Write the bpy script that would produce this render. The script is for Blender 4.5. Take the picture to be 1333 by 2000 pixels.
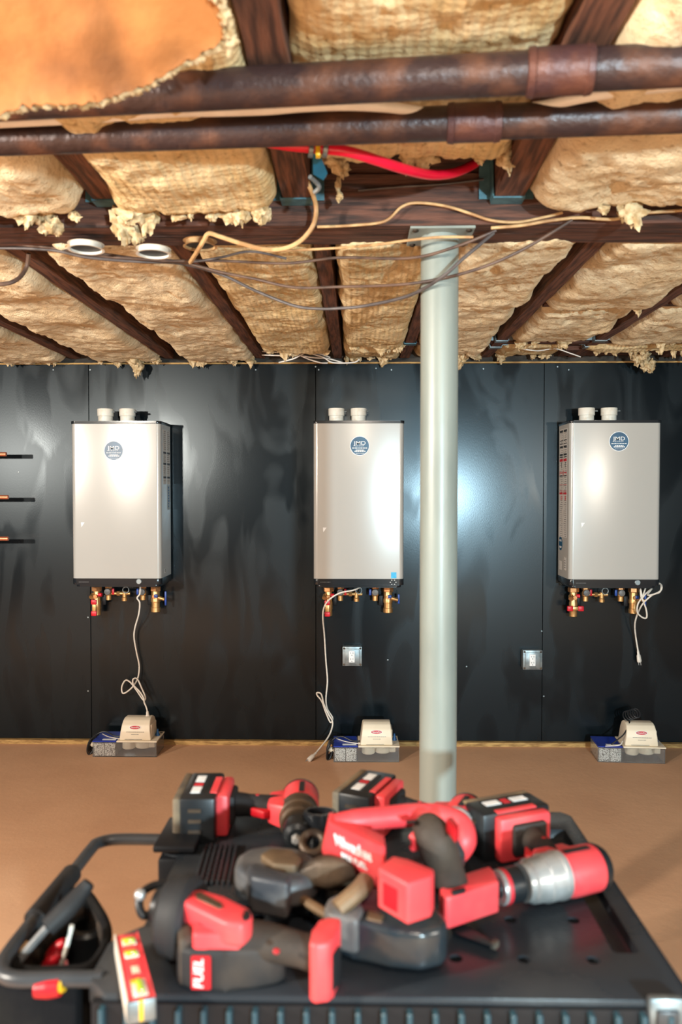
import bpy, bmesh, math, random
from mathutils import Vector, Matrix, noise, Euler
random.seed(7)
S = bpy.context.scene
for o in list(bpy.data.objects): bpy.data.objects.remove(o)
COL = S.collection

# ------------------------------------------------------------------ camera
F = 1556.0                      # focal length in pixels of the 1333 x 2000 frame (28 mm on 36 mm)
CAMZ = 1.38
cam_d = bpy.data.cameras.new('camera'); cam = bpy.data.objects.new('camera', cam_d); COL.objects.link(cam)
cam_d.sensor_fit = 'VERTICAL'; cam_d.sensor_height = 36.0; cam_d.lens = 28.0
cam_d.clip_start = 0.02
cam.location = (0, 0, CAMZ)
cam.rotation_euler = Euler((math.radians(90) - math.atan(45 / F), 0, math.atan(30.5 / F)), 'XYZ')
cam_d.dof.use_dof = True; cam_d.dof.focus_distance = 4.05; cam_d.dof.aperture_fstop = 3.6
S.camera = cam
S.view_settings.view_transform = 'Standard'; S.view_settings.look = 'None'
S.view_settings.gamma = 1; S.view_settings.use_curve_mapping = False
S.view_settings.exposure = 0.8
# ------------------------------------------------------------------ world and lamps of the cellar
w = bpy.data.worlds.new('world'); S.world = w; w.use_nodes = True
w.node_tree.nodes['Background'].inputs[0].default_value = (0.80, 0.94, 1.0, 1)
w.node_tree.nodes['Background'].inputs[1].default_value = 0.06
def lamp(name, loc, energy, col, r, target=None, size=None):
    if target is None:
        d = bpy.data.lights.new(name, 'POINT'); d.shadow_soft_size = r
    else:
        d = bpy.data.lights.new(name, 'AREA'); d.shape = 'DISK'; d.size = size
    d.energy = energy; d.color = col
    o = bpy.data.objects.new(name, d); COL.objects.link(o); o.location = loc
    if target is not None:
        o.rotation_euler = (Vector(target) - Vector(loc)).to_track_quat('-Z', 'Y').to_euler()
    return o
lamp('work_lamp_left', (-2.13, 0.0, 1.77), 225, (1.0, 0.91, 0.79), 0.07)
lamp('work_lamp_far_left', (-3.5, 0.3, 1.72), 160, (1.0, 0.91, 0.80), 0.07)
lamp('work_lamp_right', (2.3, -0.7, 1.52), 62, (1.0, 0.91, 0.79), 0.07)
lamp('work_lamp_low', (1.15, -2.0, 1.285), 450, (0.66, 0.90, 1.0), 0.06)
lamp('ceiling_bulb', (0.05, -0.15, 2.0), 26, (1.0, 0.87, 0.71), 0.05)

# ------------------------------------------------------------------ helpers
RM = cam.rotation_euler.to_matrix()
CP = Vector((0, 0, CAMZ))
def ray(px, py): return RM @ Vector(((px - 666.5) / F, (1000 - py) / F, -1))
def at(px, py, Y):
    d = ray(px, py); return CP + d * (Y / d.y)
def onz(px, py, z):
    d = ray(px, py); return CP + d * ((z - CAMZ) / d.z)
BH = 0.78                        # height of the bench top
def ob(px, py, h): return onz(px, py, BH + h)

def tag(o, label, cat, group=None, kind=None):
    o['label'] = label; o['category'] = cat
    if group: o['group'] = group
    if kind: o['kind'] = kind
    return o
def empty(name, loc, label=None, cat=None, group=None):
    o = bpy.data.objects.new(name, None); COL.objects.link(o); o.location = loc; o.empty_display_size = .05
    if label: tag(o, label, cat, group)
    return o
def worldloc(o):
    v = Vector((0, 0, 0))
    while o: v = v + o.location; o = o.parent
    return v

class MB:
    def __init__(s, M=None): s.bm = bmesh.new(); s.M = M
    def _add(s, verts, faces):
        vs = [s.bm.verts.new((s.M @ Vector(v)) if s.M else v) for v in verts]
        for f in faces:
            try: s.bm.faces.new([vs[i] for i in f])
            except ValueError: pass
        return vs
    def box(s, c, d, R=None, bev=0, seg=2):
        x, y, z = [k / 2 for k in d]
        pts = [Vector((sx * x, sy * y, sz * z)) for sx in (-1, 1) for sy in (-1, 1) for sz in (-1, 1)]
        if R is not None: pts = [R @ p for p in pts]
        pts = [p + Vector(c) for p in pts]
        n0 = len(s.bm.faces)
        vs = s._add(pts, [(0, 1, 3, 2), (4, 6, 7, 5), (0, 4, 5, 1), (2, 3, 7, 6), (0, 2, 6, 4), (1, 5, 7, 3)])
        if bev: s._bev(vs, bev, seg)
        return s
    def _bev(s, vs, w_, seg):
        es = list({e for v in vs for e in v.link_edges})
        bmesh.ops.bevel(s.bm, geom=es, offset=w_, segments=seg, affect='EDGES', profile=.5, clamp_overlap=True)
    def cyl(s, p0, p1, r0, r1=None, n=20, cap=True):
        if r1 is None: r1 = r0
        return s.lathe([(0, r0), ((Vector(p1) - Vector(p0)).length, r1)], p0, Vector(p1) - Vector(p0), n, cap)
    def lathe(s, prof, o, axis=(0, 0, 1), n=24, cap=True, sy=1.0):
        o = Vector(o); a = Vector(axis).normalized()
        u = a.orthogonal().normalized()
        if abs(a.z) < .9: u = a.cross(Vector((0, 0, 1))).normalized()
        v = a.cross(u)
        vs = []; fs = []
        for (t, r) in prof:
            for k in range(n):
                q = 2 * math.pi * k / n
                vs.append(o + a * t + (u * math.cos(q) + v * math.sin(q) * sy) * r)
        m = len(prof)
        for i in range(m - 1):
            for k in range(n):
                fs.append((i * n + k, i * n + (k + 1) % n, (i + 1) * n + (k + 1) % n, (i + 1) * n + k))
        if cap:
            fs.append(tuple(range(n))[::-1]); fs.append(tuple((m - 1) * n + k for k in range(n)))
        s._add(vs, fs); return s
    def tube(s, pts, r, n=10, smooth=True, closed=False, sub=6, sy=1.0):
        pts = [Vector(p) for p in pts]
        rr = r if isinstance(r, (list, tuple)) else [r] * len(pts)
        if smooth and len(pts) > 2:
            P = []; R_ = []
            m = len(pts); rng = range(m if closed else m - 1)
            for i in rng:
                if closed: a, b, c, d = pts[(i - 1) % m], pts[i], pts[(i + 1) % m], pts[(i + 2) % m]; r1, r2 = rr[i], rr[(i + 1) % m]
                else: a, b, c, d = pts[max(i - 1, 0)], pts[i], pts[i + 1], pts[min(i + 2, m - 1)]; r1, r2 = rr[i], rr[i + 1]
                for k in range(sub):
                    t = k / sub
                    P.append(.5 * ((2 * b) + (c - a) * t + (2 * a - 5 * b + 4 * c - d) * t * t + (3 * b - a - 3 * c + d) * t ** 3))
                    R_.append(r1 + (r2 - r1) * t)
            if not closed: P.append(pts[-1]); R_.append(rr[-1])
        else: P, R_ = pts, list(rr)
        m = len(P); vs = []; fs = []; u = None
        for i in range(m):
            if closed: t = P[(i + 1) % m] - P[i - 1]
            else: t = P[min(i + 1, m - 1)] - P[max(i - 1, 0)]
            if t.length < 1e-9: t = Vector((0, 0, 1))
            t.normalize()
            if u is None:
                u = t.cross(Vector((0, 0, 1)))
                if u.length < .05: u = t.cross(Vector((0, 1, 0)))
            u = (u - t * u.dot(t))
            if u.length < 1e-6: u = t.orthogonal()
            u.normalize(); v = t.cross(u)
            for k in range(n):
                q = 2 * math.pi * k / n
                vs.append(P[i] + (u * math.cos(q) + v * math.sin(q) * sy) * R_[i])
        for i in range(m if closed else m - 1):
            j = (i + 1) % m
            for k in range(n): fs.append((i * n + k, i * n + (k + 1) % n, j * n + (k + 1) % n, j * n + k))
        if not closed: fs.append(tuple(range(n))[::-1]); fs.append(tuple((m - 1) * n + k for k in range(n)))
        s._add(vs, fs); return s
    def prism(s, bot, top, bev=0, seg=2):
        n = len(bot)
        vs = s._add(list(bot) + list(top), [tuple(range(n))[::-1], tuple(range(n, 2 * n))] +
               [(i, (i + 1) % n, n + (i + 1) % n, n + i) for i in range(n)])
        if bev: s._bev(vs, bev, seg)
        return s
    def hull(s, pts, bev=0, seg=2):
        vs = [s.bm.verts.new((s.M @ Vector(p)) if s.M else p) for p in pts]
        r = bmesh.ops.convex_hull(s.bm, input=vs)
        bad = [v for v in r['geom_interior'] if isinstance(v, bmesh.types.BMVert)]
        bad += [v for v in r['geom_unused'] if isinstance(v, bmesh.types.BMVert)]
        bmesh.ops.delete(s.bm, geom=list(set(bad)), context='VERTS')
        vs = [v for v in vs if v.is_valid]
        bmesh.ops.dissolve_limit(s.bm, angle_limit=.05, verts=vs, edges=list({e for v in vs for e in v.link_edges}))
        vs = [v for v in vs if v.is_valid]
        if bev: s._bev(vs, bev, seg)
        return s
    def ball(s, c, r, n=14, m=8):
        c = Vector(c); r = Vector(r) if not isinstance(r, (int, float)) else Vector((r, r, r))
        vs = []; fs = []
        for i in range(m + 1):
            th = math.pi * (i + .001) / (m + .002)
            for k in range(n):
                q = 2 * math.pi * k / n
                vs.append(c + Vector((r.x * math.sin(th) * math.cos(q), r.y * math.sin(th) * math.sin(q), r.z * math.cos(th))))
        for i in range(m):
            for k in range(n): fs.append((i * n + k, (i + 1) * n + k, (i + 1) * n + (k + 1) % n, i * n + (k + 1) % n))
        s._add(vs, fs); return s
    def build(s, name, mat, parent=None, smooth=35, loc=None):
        bmesh.ops.recalc_face_normals(s.bm, faces=s.bm.faces)
        me = bpy.data.meshes.new(name)
        off = worldloc(parent) if parent else (Vector(loc) if loc is not None else Vector((0, 0, 0)))
        if parent is None and loc is None and len(s.bm.verts):
            a = [min(v.co[i] for v in s.bm.verts) for i in range(3)]; b = [max(v.co[i] for v in s.bm.verts) for i in range(3)]
            off = Vector(((a[0] + b[0]) / 2, (a[1] + b[1]) / 2, a[2]))
        for v in s.bm.verts: v.co -= off
        s.bm.to_mesh(me); s.bm.free()
        me.materials.append(mat)
        if smooth:
            me.shade_smooth(); me.set_sharp_from_angle(angle=math.radians(smooth))
        o = bpy.data.objects.new(name, me); COL.objects.link(o)
        if parent: o.parent = parent
        else: o.location = off
        return o

def text(name, s_, size, mat, parent, loc, R, sx=1.0, shear=0, ext=.0004):
    c = bpy.data.curves.new('writing', 'FONT'); c.body = s_; c.size = size; c.align_x = 'CENTER'; c.align_y = 'CENTER'
    c.extrude = ext; c.shear = shear; c.resolution_u = 3; c.offset = size * .004
    t = bpy.data.objects.new('writing', c); COL.objects.link(t)
    dg = bpy.context.evaluated_depsgraph_get()
    me = bpy.data.meshes.new_from_object(t.evaluated_get(dg)); bpy.data.objects.remove(t)
    me.name = name; me.materials.clear(); me.materials.append(mat)
    M = Matrix.Translation(Vector(loc) - worldloc(parent)) @ R.to_4x4() @ Matrix.Diagonal((sx, 1, 1, 1))
    me.transform(M)
    o = bpy.data.objects.new(name, me); COL.objects.link(o); o.parent = parent
    return o
RX = Matrix.Rotation(math.pi / 2, 3, 'X')            # upright, read from -Y
def RZ(a): return Matrix.Rotation(a, 3, 'Z')

# ------------------------------------------------------------------ materials
def lin(r, g, b):
    return tuple(((c / 255) / 12.92 if c / 255 <= .04045 else ((c / 255 + .055) / 1.055) ** 2.4) for c in (r, g, b))
def mat(name, col, rough=.5, metal=0.0, col2=None, vs=8.0, stretch=(1, 1, 1), lo=.4, hi=.62, bump=0, bs=60.0, rv=0, spec=.5, coat=0, detail=5, bd=.01, trans=0, dist=0, coords='Object'):
    m = bpy.data.materials.new(name); m.use_nodes = True
    nt = m.node_tree; N = nt.nodes; L = nt.links; b = N['Principled BSDF']
    b.inputs['Base Color'].default_value = (*col, 1); b.inputs['Roughness'].default_value = rough
    b.inputs['Metallic'].default_value = metal; b.inputs['Specular IOR Level'].default_value = spec
    b.inputs['Coat Weight'].default_value = coat
    b.inputs['Transmission Weight'].default_value = trans
    if col2 or bump or rv:
        tc = N.new('ShaderNodeTexCoord'); mp = N.new('ShaderNodeMapping'); mp.inputs['Scale'].default_value = stretch
        L.new(tc.outputs[coords], mp.inputs['Vector'])
    if col2 or rv:
        nz = N.new('ShaderNodeTexNoise'); nz.inputs['Scale'].default_value = vs; nz.inputs['Detail'].default_value = detail; nz.inputs['Distortion'].default_value = dist
        L.new(mp.outputs[0], nz.inputs['Vector'])
        rp = N.new('ShaderNodeMapRange'); rp.inputs[1].default_value = lo; rp.inputs[2].default_value = hi
        L.new(nz.outputs['Fac'], rp.inputs[0])
        if col2:
            mx = N.new('ShaderNodeMix'); mx.data_type = 'RGBA'
            mx.inputs[6].default_value = (*col, 1); mx.inputs[7].default_value = (*col2, 1)
            L.new(rp.outputs[0], mx.inputs[0]); L.new(mx.outputs[2], b.inputs['Base Color'])
        if rv:
            r2 = N.new('ShaderNodeMapRange'); r2.inputs[1].default_value = lo; r2.inputs[2].default_value = hi
            r2.inputs[3].default_value = rough - rv; r2.inputs[4].default_value = rough + rv
            L.new(nz.outputs['Fac'], r2.inputs[0]); L.new(r2.outputs[0], b.inputs['Roughness'])
    if bump:
        nb = N.new('ShaderNodeTexNoise'); nb.inputs['Scale'].default_value = bs; nb.inputs['Detail'].default_value = 6
        L.new(mp.outputs[0], nb.inputs['Vector'])
        bp = N.new('ShaderNodeBump'); bp.inputs['Strength'].default_value = bump; bp.inputs['Distance'].default_value = bd
        L.new(nb.outputs['Fac'], bp.inputs['Height']); L.new(bp.outputs[0], b.inputs['Normal'])
    return m

def mat_batt(name, c1, c2, c3, ridge=True):
    m = bpy.data.materials.new(name); m.use_nodes = True
    nt = m.node_tree; N = nt.nodes; L = nt.links; b = N['Principled BSDF']
    b.inputs['Roughness'].default_value = 1; b.inputs['Specular IOR Level'].default_value = .05
    tc = N.new('ShaderNodeTexCoord')
    n1 = N.new('ShaderNodeTexNoise'); n1.inputs['Scale'].default_value = 9; n1.inputs['Detail'].default_value = 6
    n2 = N.new('ShaderNodeTexNoise'); n2.inputs['Scale'].default_value = 55; n2.inputs['Detail'].default_value = 4
    L.new(tc.outputs['Object'], n1.inputs['Vector']); L.new(tc.outputs['Object'], n2.inputs['Vector'])
    def mr(src, a, z):
        r = N.new('ShaderNodeMapRange'); r.inputs[1].default_value = a; r.inputs[2].default_value = z; L.new(src, r.inputs[0]); return r.outputs[0]
    x1 = N.new('ShaderNodeMix'); x1.data_type = 'RGBA'; x1.inputs[6].default_value = (*c1, 1); x1.inputs[7].default_value = (*c2, 1)
    L.new(mr(n1.outputs['Fac'], .4, .65), x1.inputs[0])
    x2 = N.new('ShaderNodeMix'); x2.data_type = 'RGBA'; x2.inputs[7].default_value = (*c3, 1)
    L.new(x1.outputs[2], x2.inputs[6]); L.new(mr(n2.outputs['Fac'], .60, .78), x2.inputs[0])
    L.new(x2.outputs[2], b.inputs['Base Color'])
    mp = N.new('ShaderNodeMapping'); mp.inputs['Scale'].default_value = (1, .35, 1) if not ridge else (.8, 1, 1)
    L.new(tc.outputs['Object'], mp.inputs['Vector'])
    h = n2.outputs['Fac']
    if ridge:
        wv = N.new('ShaderNodeTexWave'); wv.bands_direction = 'Y'; wv.inputs['Scale'].default_value = 17; wv.inputs['Distortion'].default_value = 1.6
        wv.inputs['Detail'].default_value = 2; wv.inputs['Detail Scale'].default_value = 3
        L.new(mp.outputs[0], wv.inputs['Vector'])
        wv2 = N.new('ShaderNodeTexWave'); wv2.bands_direction = 'X'; wv2.inputs['Scale'].default_value = 20; wv2.inputs['Distortion'].default_value = 1.6; wv2.inputs['Detail'].default_value = 2
        L.new(mp.outputs[0], wv2.inputs['Vector'])
        a0 = N.new('ShaderNodeMath'); a0.operation = 'MULTIPLY'; a0.inputs[1].default_value = 2.2; L.new(wv2.outputs['Fac'], a0.inputs[0])
        a1 = N.new('ShaderNodeMath'); a1.operation = 'ADD'; L.new(wv.outputs['Fac'], a1.inputs[0]); L.new(a0.outputs[0], a1.inputs[1])
        a = N.new('ShaderNodeMath'); a.operation = 'ADD'; L.new(a1.outputs[0], a.inputs[0]); L.new(n2.outputs['Fac'], a.inputs[1]); h = a.outputs[0]
    bp = N.new('ShaderNodeBump'); bp.inputs['Strength'].default_value = .8; bp.inputs['Distance'].default_value = .0014 if ridge else .008
    L.new(h, bp.inputs['Height'])
    n3 = N.new('ShaderNodeTexNoise'); n3.inputs['Scale'].default_value = 190; n3.inputs['Detail'].default_value = 5; n3.inputs['Distortion'].default_value = .8
    L.new(tc.outputs['Object'], n3.inputs['Vector'])
    b3 = N.new('ShaderNodeBump'); b3.inputs['Strength'].default_value = .9; b3.inputs['Distance'].default_value = .004
    L.new(n3.outputs['Fac'], b3.inputs['Height']); L.new(bp.outputs[0], b3.inputs['Normal']); L.new(b3.outputs[0], b.inputs['Normal'])
    return m

M = {}
M['floor'] = mat('concrete_floor', lin(214, 166, 128), .8, col2=lin(194, 146, 110), vs=1.6, lo=.35, hi=.7, bump=.25, bs=35, bd=.004, rv=.1)
M['conc'] = mat('concrete_wall', lin(70, 64, 58), .9, col2=lin(45, 41, 38), bump=.4, bs=20)
M['panel'] = mat('black_painted_plywood', (.0022, .0042, .006), .25, col2=(.0035, .006, .008), vs=2.6, stretch=(1.8, 1, .55), lo=.44, hi=.56, rv=.04, spec=.42, bump=.05, bs=160, bd=.002, detail=2, dist=1.2)
M['panel'].node_tree.nodes['Principled BSDF'].inputs['Specular Tint'].default_value = (.82, .93, 1.0, 1)
M['sill'] = mat('raw_wood_edge', lin(186, 150, 92), .8, col2=lin(140, 105, 60), vs=20, stretch=(1, 5, 5))
M['joist'] = mat('old_dark_joist', lin(112, 72, 54), .75, col2=lin(62, 38, 30), vs=7, stretch=(14, 1, 14), bump=.35, bs=30)
M['beam'] = mat('old_dark_beam', lin(96, 60, 46), .75, col2=lin(52, 34, 28), vs=7, stretch=(1, 12, 12), bump=.35, bs=30)
M['subfloor'] = mat('subfloor_boards', lin(62, 40, 30), .85, col2=lin(36, 24, 19), vs=9, stretch=(1, 8, 1), bump=.3)
M['batt'] = mat_batt('yellow_insulation', lin(224, 202, 160), lin(204, 176, 128), lin(138, 110, 72))
M['battp'] = mat_batt('pale_insulation', lin(230, 212, 178), lin(214, 190, 152), lin(150, 124, 90), ridge=False)
M['clump'] = mat('torn_wool', lin(204, 182, 146), 1.0, col2=lin(162, 136, 98), vs=60, bump=.6, bs=160, bd=.004, spec=.05)
M['kraft'] = mat('kraft_facing', lin(176, 112, 58), .8, col2=lin(124, 76, 38), vs=7, lo=.4, hi=.7, bump=.5, bs=18, bd=.01)
M['rust'] = mat('rusted_iron', lin(56, 42, 42), .5, metal=.3, col2=lin(104, 66, 46), vs=11, lo=.50, hi=.75, bump=.3, bs=60, rv=.12)
M['rust2'] = mat('rusted_iron_coupling', lin(74, 48, 48), .45, metal=.3, col2=lin(98, 60, 48), vs=16, lo=.45, hi=.7, bump=.3, bs=60)
M['post'] = mat('pale_grey_green_post_paint', lin(140, 147, 140), .36, col2=lin(126, 133, 127), vs=7, stretch=(1, 1, .35), lo=.5, hi=.7, bump=.05, bs=40)
M['primer'] = mat('olive_bare_post_foot', lin(128, 116, 92), .5, col2=lin(104, 92, 70), vs=9, bump=.1)
M['galv'] = mat('galvanised_steel', lin(150, 158, 160), .42, metal=.75, col2=lin(116, 126, 130), vs=25)
M['blueg'] = mat('blue_tinted_hanger_steel', lin(92, 132, 142), .5, metal=.4, col2=lin(70, 104, 116), vs=30)
M['case'] = mat('pearl_grey_enamel', lin(174, 172, 167), .21, metal=.05, bump=.02, bs=900, bd=.0006)
M['caseside'] = mat('grey_side_enamel', lin(150, 152, 150), .4, metal=.15, bump=.02, bs=900, bd=.0006)
M['gloss'] = mat('glossy_black_plastic', (.012, .014, .017), .18, bump=.01, bs=100)
M['pvc'] = mat('white_pvc', lin(224, 218, 206), .4, col2=lin(206, 190, 168), vs=30, lo=.55, hi=.75)
M['sticker'] = mat('teal_blue_sticker', lin(26, 82, 116), .35, col2=lin(22, 70, 102), vs=30)
M['white'] = mat('white_print', lin(236, 238, 238), .5, col2=lin(224, 226, 226), vs=60)
M['paper'] = mat('label_paper', lin(206, 204, 200), .55, col2=lin(192, 190, 186), vs=120, stretch=(1, 1, 4))
M['ink'] = mat('black_print', (.02, .022, .025), .5, col2=(.03, .03, .033), vs=60)
M['greyink'] = mat('grey_print', lin(120, 120, 120), .6, col2=lin(104, 104, 104), vs=60)
M['redink'] = mat('red_print', lin(200, 40, 50), .5, col2=lin(180, 32, 42), vs=60)
M['cyan'] = mat('cyan_sticker', lin(30, 160, 214), .4, col2=lin(40, 176, 226), vs=60)
M['brass'] = mat('brass', lin(214, 172, 116), .36, metal=.8, col2=lin(190, 142, 88), vs=40, lo=.35, hi=.7)
M['bronze'] = mat('bronze_nut', lin(200, 150, 102), .38, metal=.8, col2=lin(174, 120, 78), vs=40)
M['valred'] = mat('red_valve_lever', lin(214, 24, 44), .4, col2=lin(190, 18, 36), vs=40)
M['valblue'] = mat('blue_valve_lever', lin(22, 66, 150), .4, col2=lin(18, 54, 128), vs=40)
M['copper'] = mat('copper', lin(226, 140, 104), .32, metal=.6, col2=lin(206, 118, 84), vs=20)
M['cord'] = mat('white_cord', lin(226, 218, 206), .5, col2=lin(212, 202, 190), vs=50)
M['pump'] = mat('ivory_plastic', lin(234, 220, 196), .45, col2=lin(226, 210, 184), vs=8, bump=.02, bs=100)
M['bluelid'] = mat('blue_lid', lin(22, 52, 160), .4, col2=lin(18, 44, 140), vs=10)
M['clear'] = mat('clear_plastic', (.94, .95, .95), .06, trans=.95, spec=.4, bump=.02, bs=12)
M['blackcord'] = mat('black_cord', (.015, .016, .018), .4, col2=(.02, .02, .022), vs=40)
M['bluefun'] = mat('blue_funnel', lin(22, 84, 138), .45, col2=lin(18, 72, 120), vs=20)
M['tan'] = mat('tan_cable', lin(196, 160, 112), .55, col2=lin(160, 120, 78), vs=20)
M['brownc'] = mat('brown_cable', lin(96, 72, 58), .55, col2=lin(66, 50, 44), vs=20)
M['greyc'] = mat('grey_cable', lin(84, 76, 74), .5, col2=lin(64, 58, 58), vs=20)
M['pex'] = mat('red_pex', lin(222, 22, 56), .28, col2=lin(206, 18, 48), vs=10)
M['wpex'] = mat('white_pex', lin(236, 232, 226), .35, col2=lin(222, 216, 208), vs=10)
M['bench'] = mat('black_bench_plastic', (.022, .026, .031), .36, col2=(.05, .05, .05), vs=5, lo=.5, hi=.8, bump=.08, bs=150, bd=.002, rv=.1, spec=.3)
M['benchd'] = mat('dark_bench_plastic', (.007, .008, .010), .45, col2=(.011, .012, .014), vs=10, spec=.25)
M['rib'] = mat('bench_front_rib', (.02, .06, .08), .35, col2=(.024, .066, .088), vs=10)  # teal of the cool light on the rib edges, put into the colour
M['red'] = mat('red_tool_plastic', lin(226, 64, 70), .45, col2=lin(214, 84, 84), vs=14, lo=.45, hi=.75, bump=.03, bs=120)
M['redd'] = mat('deep_red_tool_plastic', lin(190, 20, 34), .4, col2=lin(172, 18, 30), vs=14)
M['rub'] = mat('black_rubber_grip', (.020, .020, .021), .6, col2=lin(84, 72, 60), vs=9, lo=.54, hi=.95, spec=.25, bump=.15, bs=90, bd=.002)
M['rubd'] = mat('dusty_rubber', lin(78, 67, 57), .65, col2=lin(46, 42, 39), spec=.25, vs=8, lo=.4, hi=.7, bump=.15, bs=90)
M['blk'] = mat('black_tool_plastic', (.011, .013, .015), .36, col2=(.022, .022, .023), spec=.35, vs=14, lo=.5, hi=.8)
M['dusty'] = mat('dust_covered_plastic', lin(128, 110, 84), .8, col2=lin(76, 68, 58), vs=12, bump=.1)
M['steel'] = mat('gear_case_metal', lin(196, 196, 194), .34, metal=.55, col2=lin(158, 158, 156), vs=18)
M['steeld'] = mat('worn_dark_metal', lin(84, 68, 52), .5, metal=.4, col2=lin(48, 40, 34), vs=14, bump=.2)
M['guard'] = mat('grey_guard_plastic', lin(104, 102, 100), .42, col2=lin(52, 55, 60), spec=.4, vs=10, lo=.4, hi=.65, bump=.05, bs=90)
M['guardb'] = mat('smoke_guard_plastic', lin(34, 42, 48), .22, col2=lin(66, 62, 56), vs=9, lo=.5, hi=.75)
M['tansteel'] = mat('dusty_tan_metal', lin(132, 108, 80), .55, metal=.3, col2=lin(96, 78, 58), vs=14)
M['yellow'] = mat('vial_yellow', lin(232, 190, 40), .35, col2=lin(220, 172, 30), vs=20)
M['vial'] = mat('vial_green', lin(150, 190, 40), .15, col2=lin(176, 206, 60), vs=30)
M['bag'] = mat('black_bag_cloth', (.007, .007, .008), .9, spec=.1, col2=(.012, .0115, .011), vs=18, bump=.4, bs=200, bd=.003)
M['bagin'] = mat('brown_bag_mesh', lin(66, 54, 44), .9, col2=lin(30, 26, 23), vs=60, lo=.45, hi=.55, bump=.3, bs=250)
M['handle'] = mat('powder_coated_tube', (.03, .033, .037), .35, col2=(.04, .042, .045), vs=20)
M['blued'] = mat('teal_blue_plastic', lin(16, 92, 120), .4, col2=lin(14, 78, 104), vs=20)
def mat_beads():
    m = bpy.data.materials.new('white_media_beads'); m.use_nodes = True
    N = m.node_tree.nodes; L = m.node_tree.links; b = N['Principled BSDF']
    tc = N.new('ShaderNodeTexCoord'); v = N.new('ShaderNodeTexVoronoi'); v.inputs['Scale'].default_value = 240
    L.new(tc.outputs['Object'], v.inputs['Vector'])
    r = N.new('ShaderNodeValToRGB'); r.color_ramp.elements[0].color = (*lin(236, 230, 220), 1); r.color_ramp.elements[0].position = .45
    r.color_ramp.elements[1].color = (*lin(70, 62, 54), 1); r.color_ramp.elements[1].position = .75
    L.new(v.outputs['Distance'], r.inputs[0]); L.new(r.outputs[0], b.inputs['Base Color'])
    b.inputs['Roughness'].default_value = .6
    return m
M['beads'] = mat_beads()

# ================================================================== LARGE STRUCTURE
WY = 4.26
fl = MB().box((0, .9, -.05), (7.6, 7.8, .1)).build('floor', M['floor'], smooth=0); fl['kind'] = 'structure'
wb = MB().box((0, WY + .12, 1.16), (7.6, .2, 2.32)).build('wall_back', M['conc'], smooth=0, loc=(0, WY, 0)); wb['kind'] = 'structure'
seams = [-3.0, -1.438, -.219, .995, 2.21, 3.4]
for a, b in zip(seams[:-1], seams[1:]):
    MB().box(((a + b) / 2, WY + .009, 1.036), (b - a - .0025, .018, 2.02), bev=.001, seg=1).build('plywood_panel', M['panel'], wb, smooth=0)
for (px, py) in [(172, 1350), (413, 1457), (602, 1459), (758, 1289), (912, 1302), (1059, 1233), (1063, 1360), (1051, 1460), (1075, 1456), (36, 922),
                 (104, 722), (176, 722), (500, 722), (617, 716), (623, 722), (735, 719), (765, 722), (945, 720), (1090, 716), (1112, 722), (172, 1206)]:
    p = at(px, py, WY)
    MB().lathe([(0, .0045), (.0015, .004), (.002, .001)], p, (0, -1, 0), 8).build('screw', M['galv'], wb)
tr = MB().box((0, WY - .004, .011), (7.4, .03, .022)).build('trim_1', M['sill'], smooth=0); tr['kind'] = 'structure'
tr2 = MB().box((0, WY + .006, 2.05), (7.4, .026, .008)).build('trim_2', M['sill'], smooth=0); tr2['kind'] = 'structure'

JZ = 2.075                       # underside of the far joists
NZ = 2.10                        # underside of the near joists
ce = MB().box((0, .9, 2.37), (7.6, 7.8, .02)).build('ceiling', M['subfloor'], smooth=0, loc=(0, 1.6, 2.36)); ce['kind'] = 'structure'
for k in range(26):
    MB().box((0, .25 + k * .155, 2.352), (7.5, .150, .018), bev=.002, seg=1).build('board', M['subfloor'], ce, smooth=0)
beam = empty('beam', (0, 2.115, 2.047)); beam.parent = ce; beam.location = Vector((0, 2.115, 2.047)) - worldloc(ce)
def rough_board(name, x0, x1, y0, y1, z0, z1, m, parent, axis='x', seed=0, amp=.004, n=40):
    bm = MB(); vs = []; fs = []
    for i in range(n + 1):
        t = i / n
        for (a, b) in ((0, 0), (1, 0), (1, 1), (0, 1)):
            if axis == 'x': p = Vector((x0 + (x1 - x0) * t, y0 + (y1 - y0) * a, z0 + (z1 - z0) * b))
            else: p = Vector((x0 + (x1 - x0) * a, y0 + (y1 - y0) * t, z0 + (z1 - z0) * b))
            vs.append(p + noise.noise_vector(p * 7 + Vector((seed, 3 * seed, a + 2 * b))) * amp)
    for i in range(n):
        for k in range(4): fs.append((4 * i + k, 4 * i + (k + 1) % 4, 4 * i + 4 + (k + 1) % 4, 4 * i + 4 + k))
    fs.append((3, 2, 1, 0)); fs.append((4 * n, 4 * n + 1, 4 * n + 2, 4 * n + 3))
    bm._add(vs, fs)
    return bm.build(name, m, parent, smooth=30)
rough_board('beam_plank', -3.4, 3.4, 2.035, 2.11, 2.047, 2.175, M['beam'], beam, seed=1)
rough_board('beam_plank', -3.4, 3.4, 2.05, 2.11, 2.18, 2.335, M['beam'], beam, seed=2)
rough_board('beam_plank', -3.4, 3.4, 2.114, 2.20, 2.049, 2.335, M['beam'], beam, seed=3)
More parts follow.
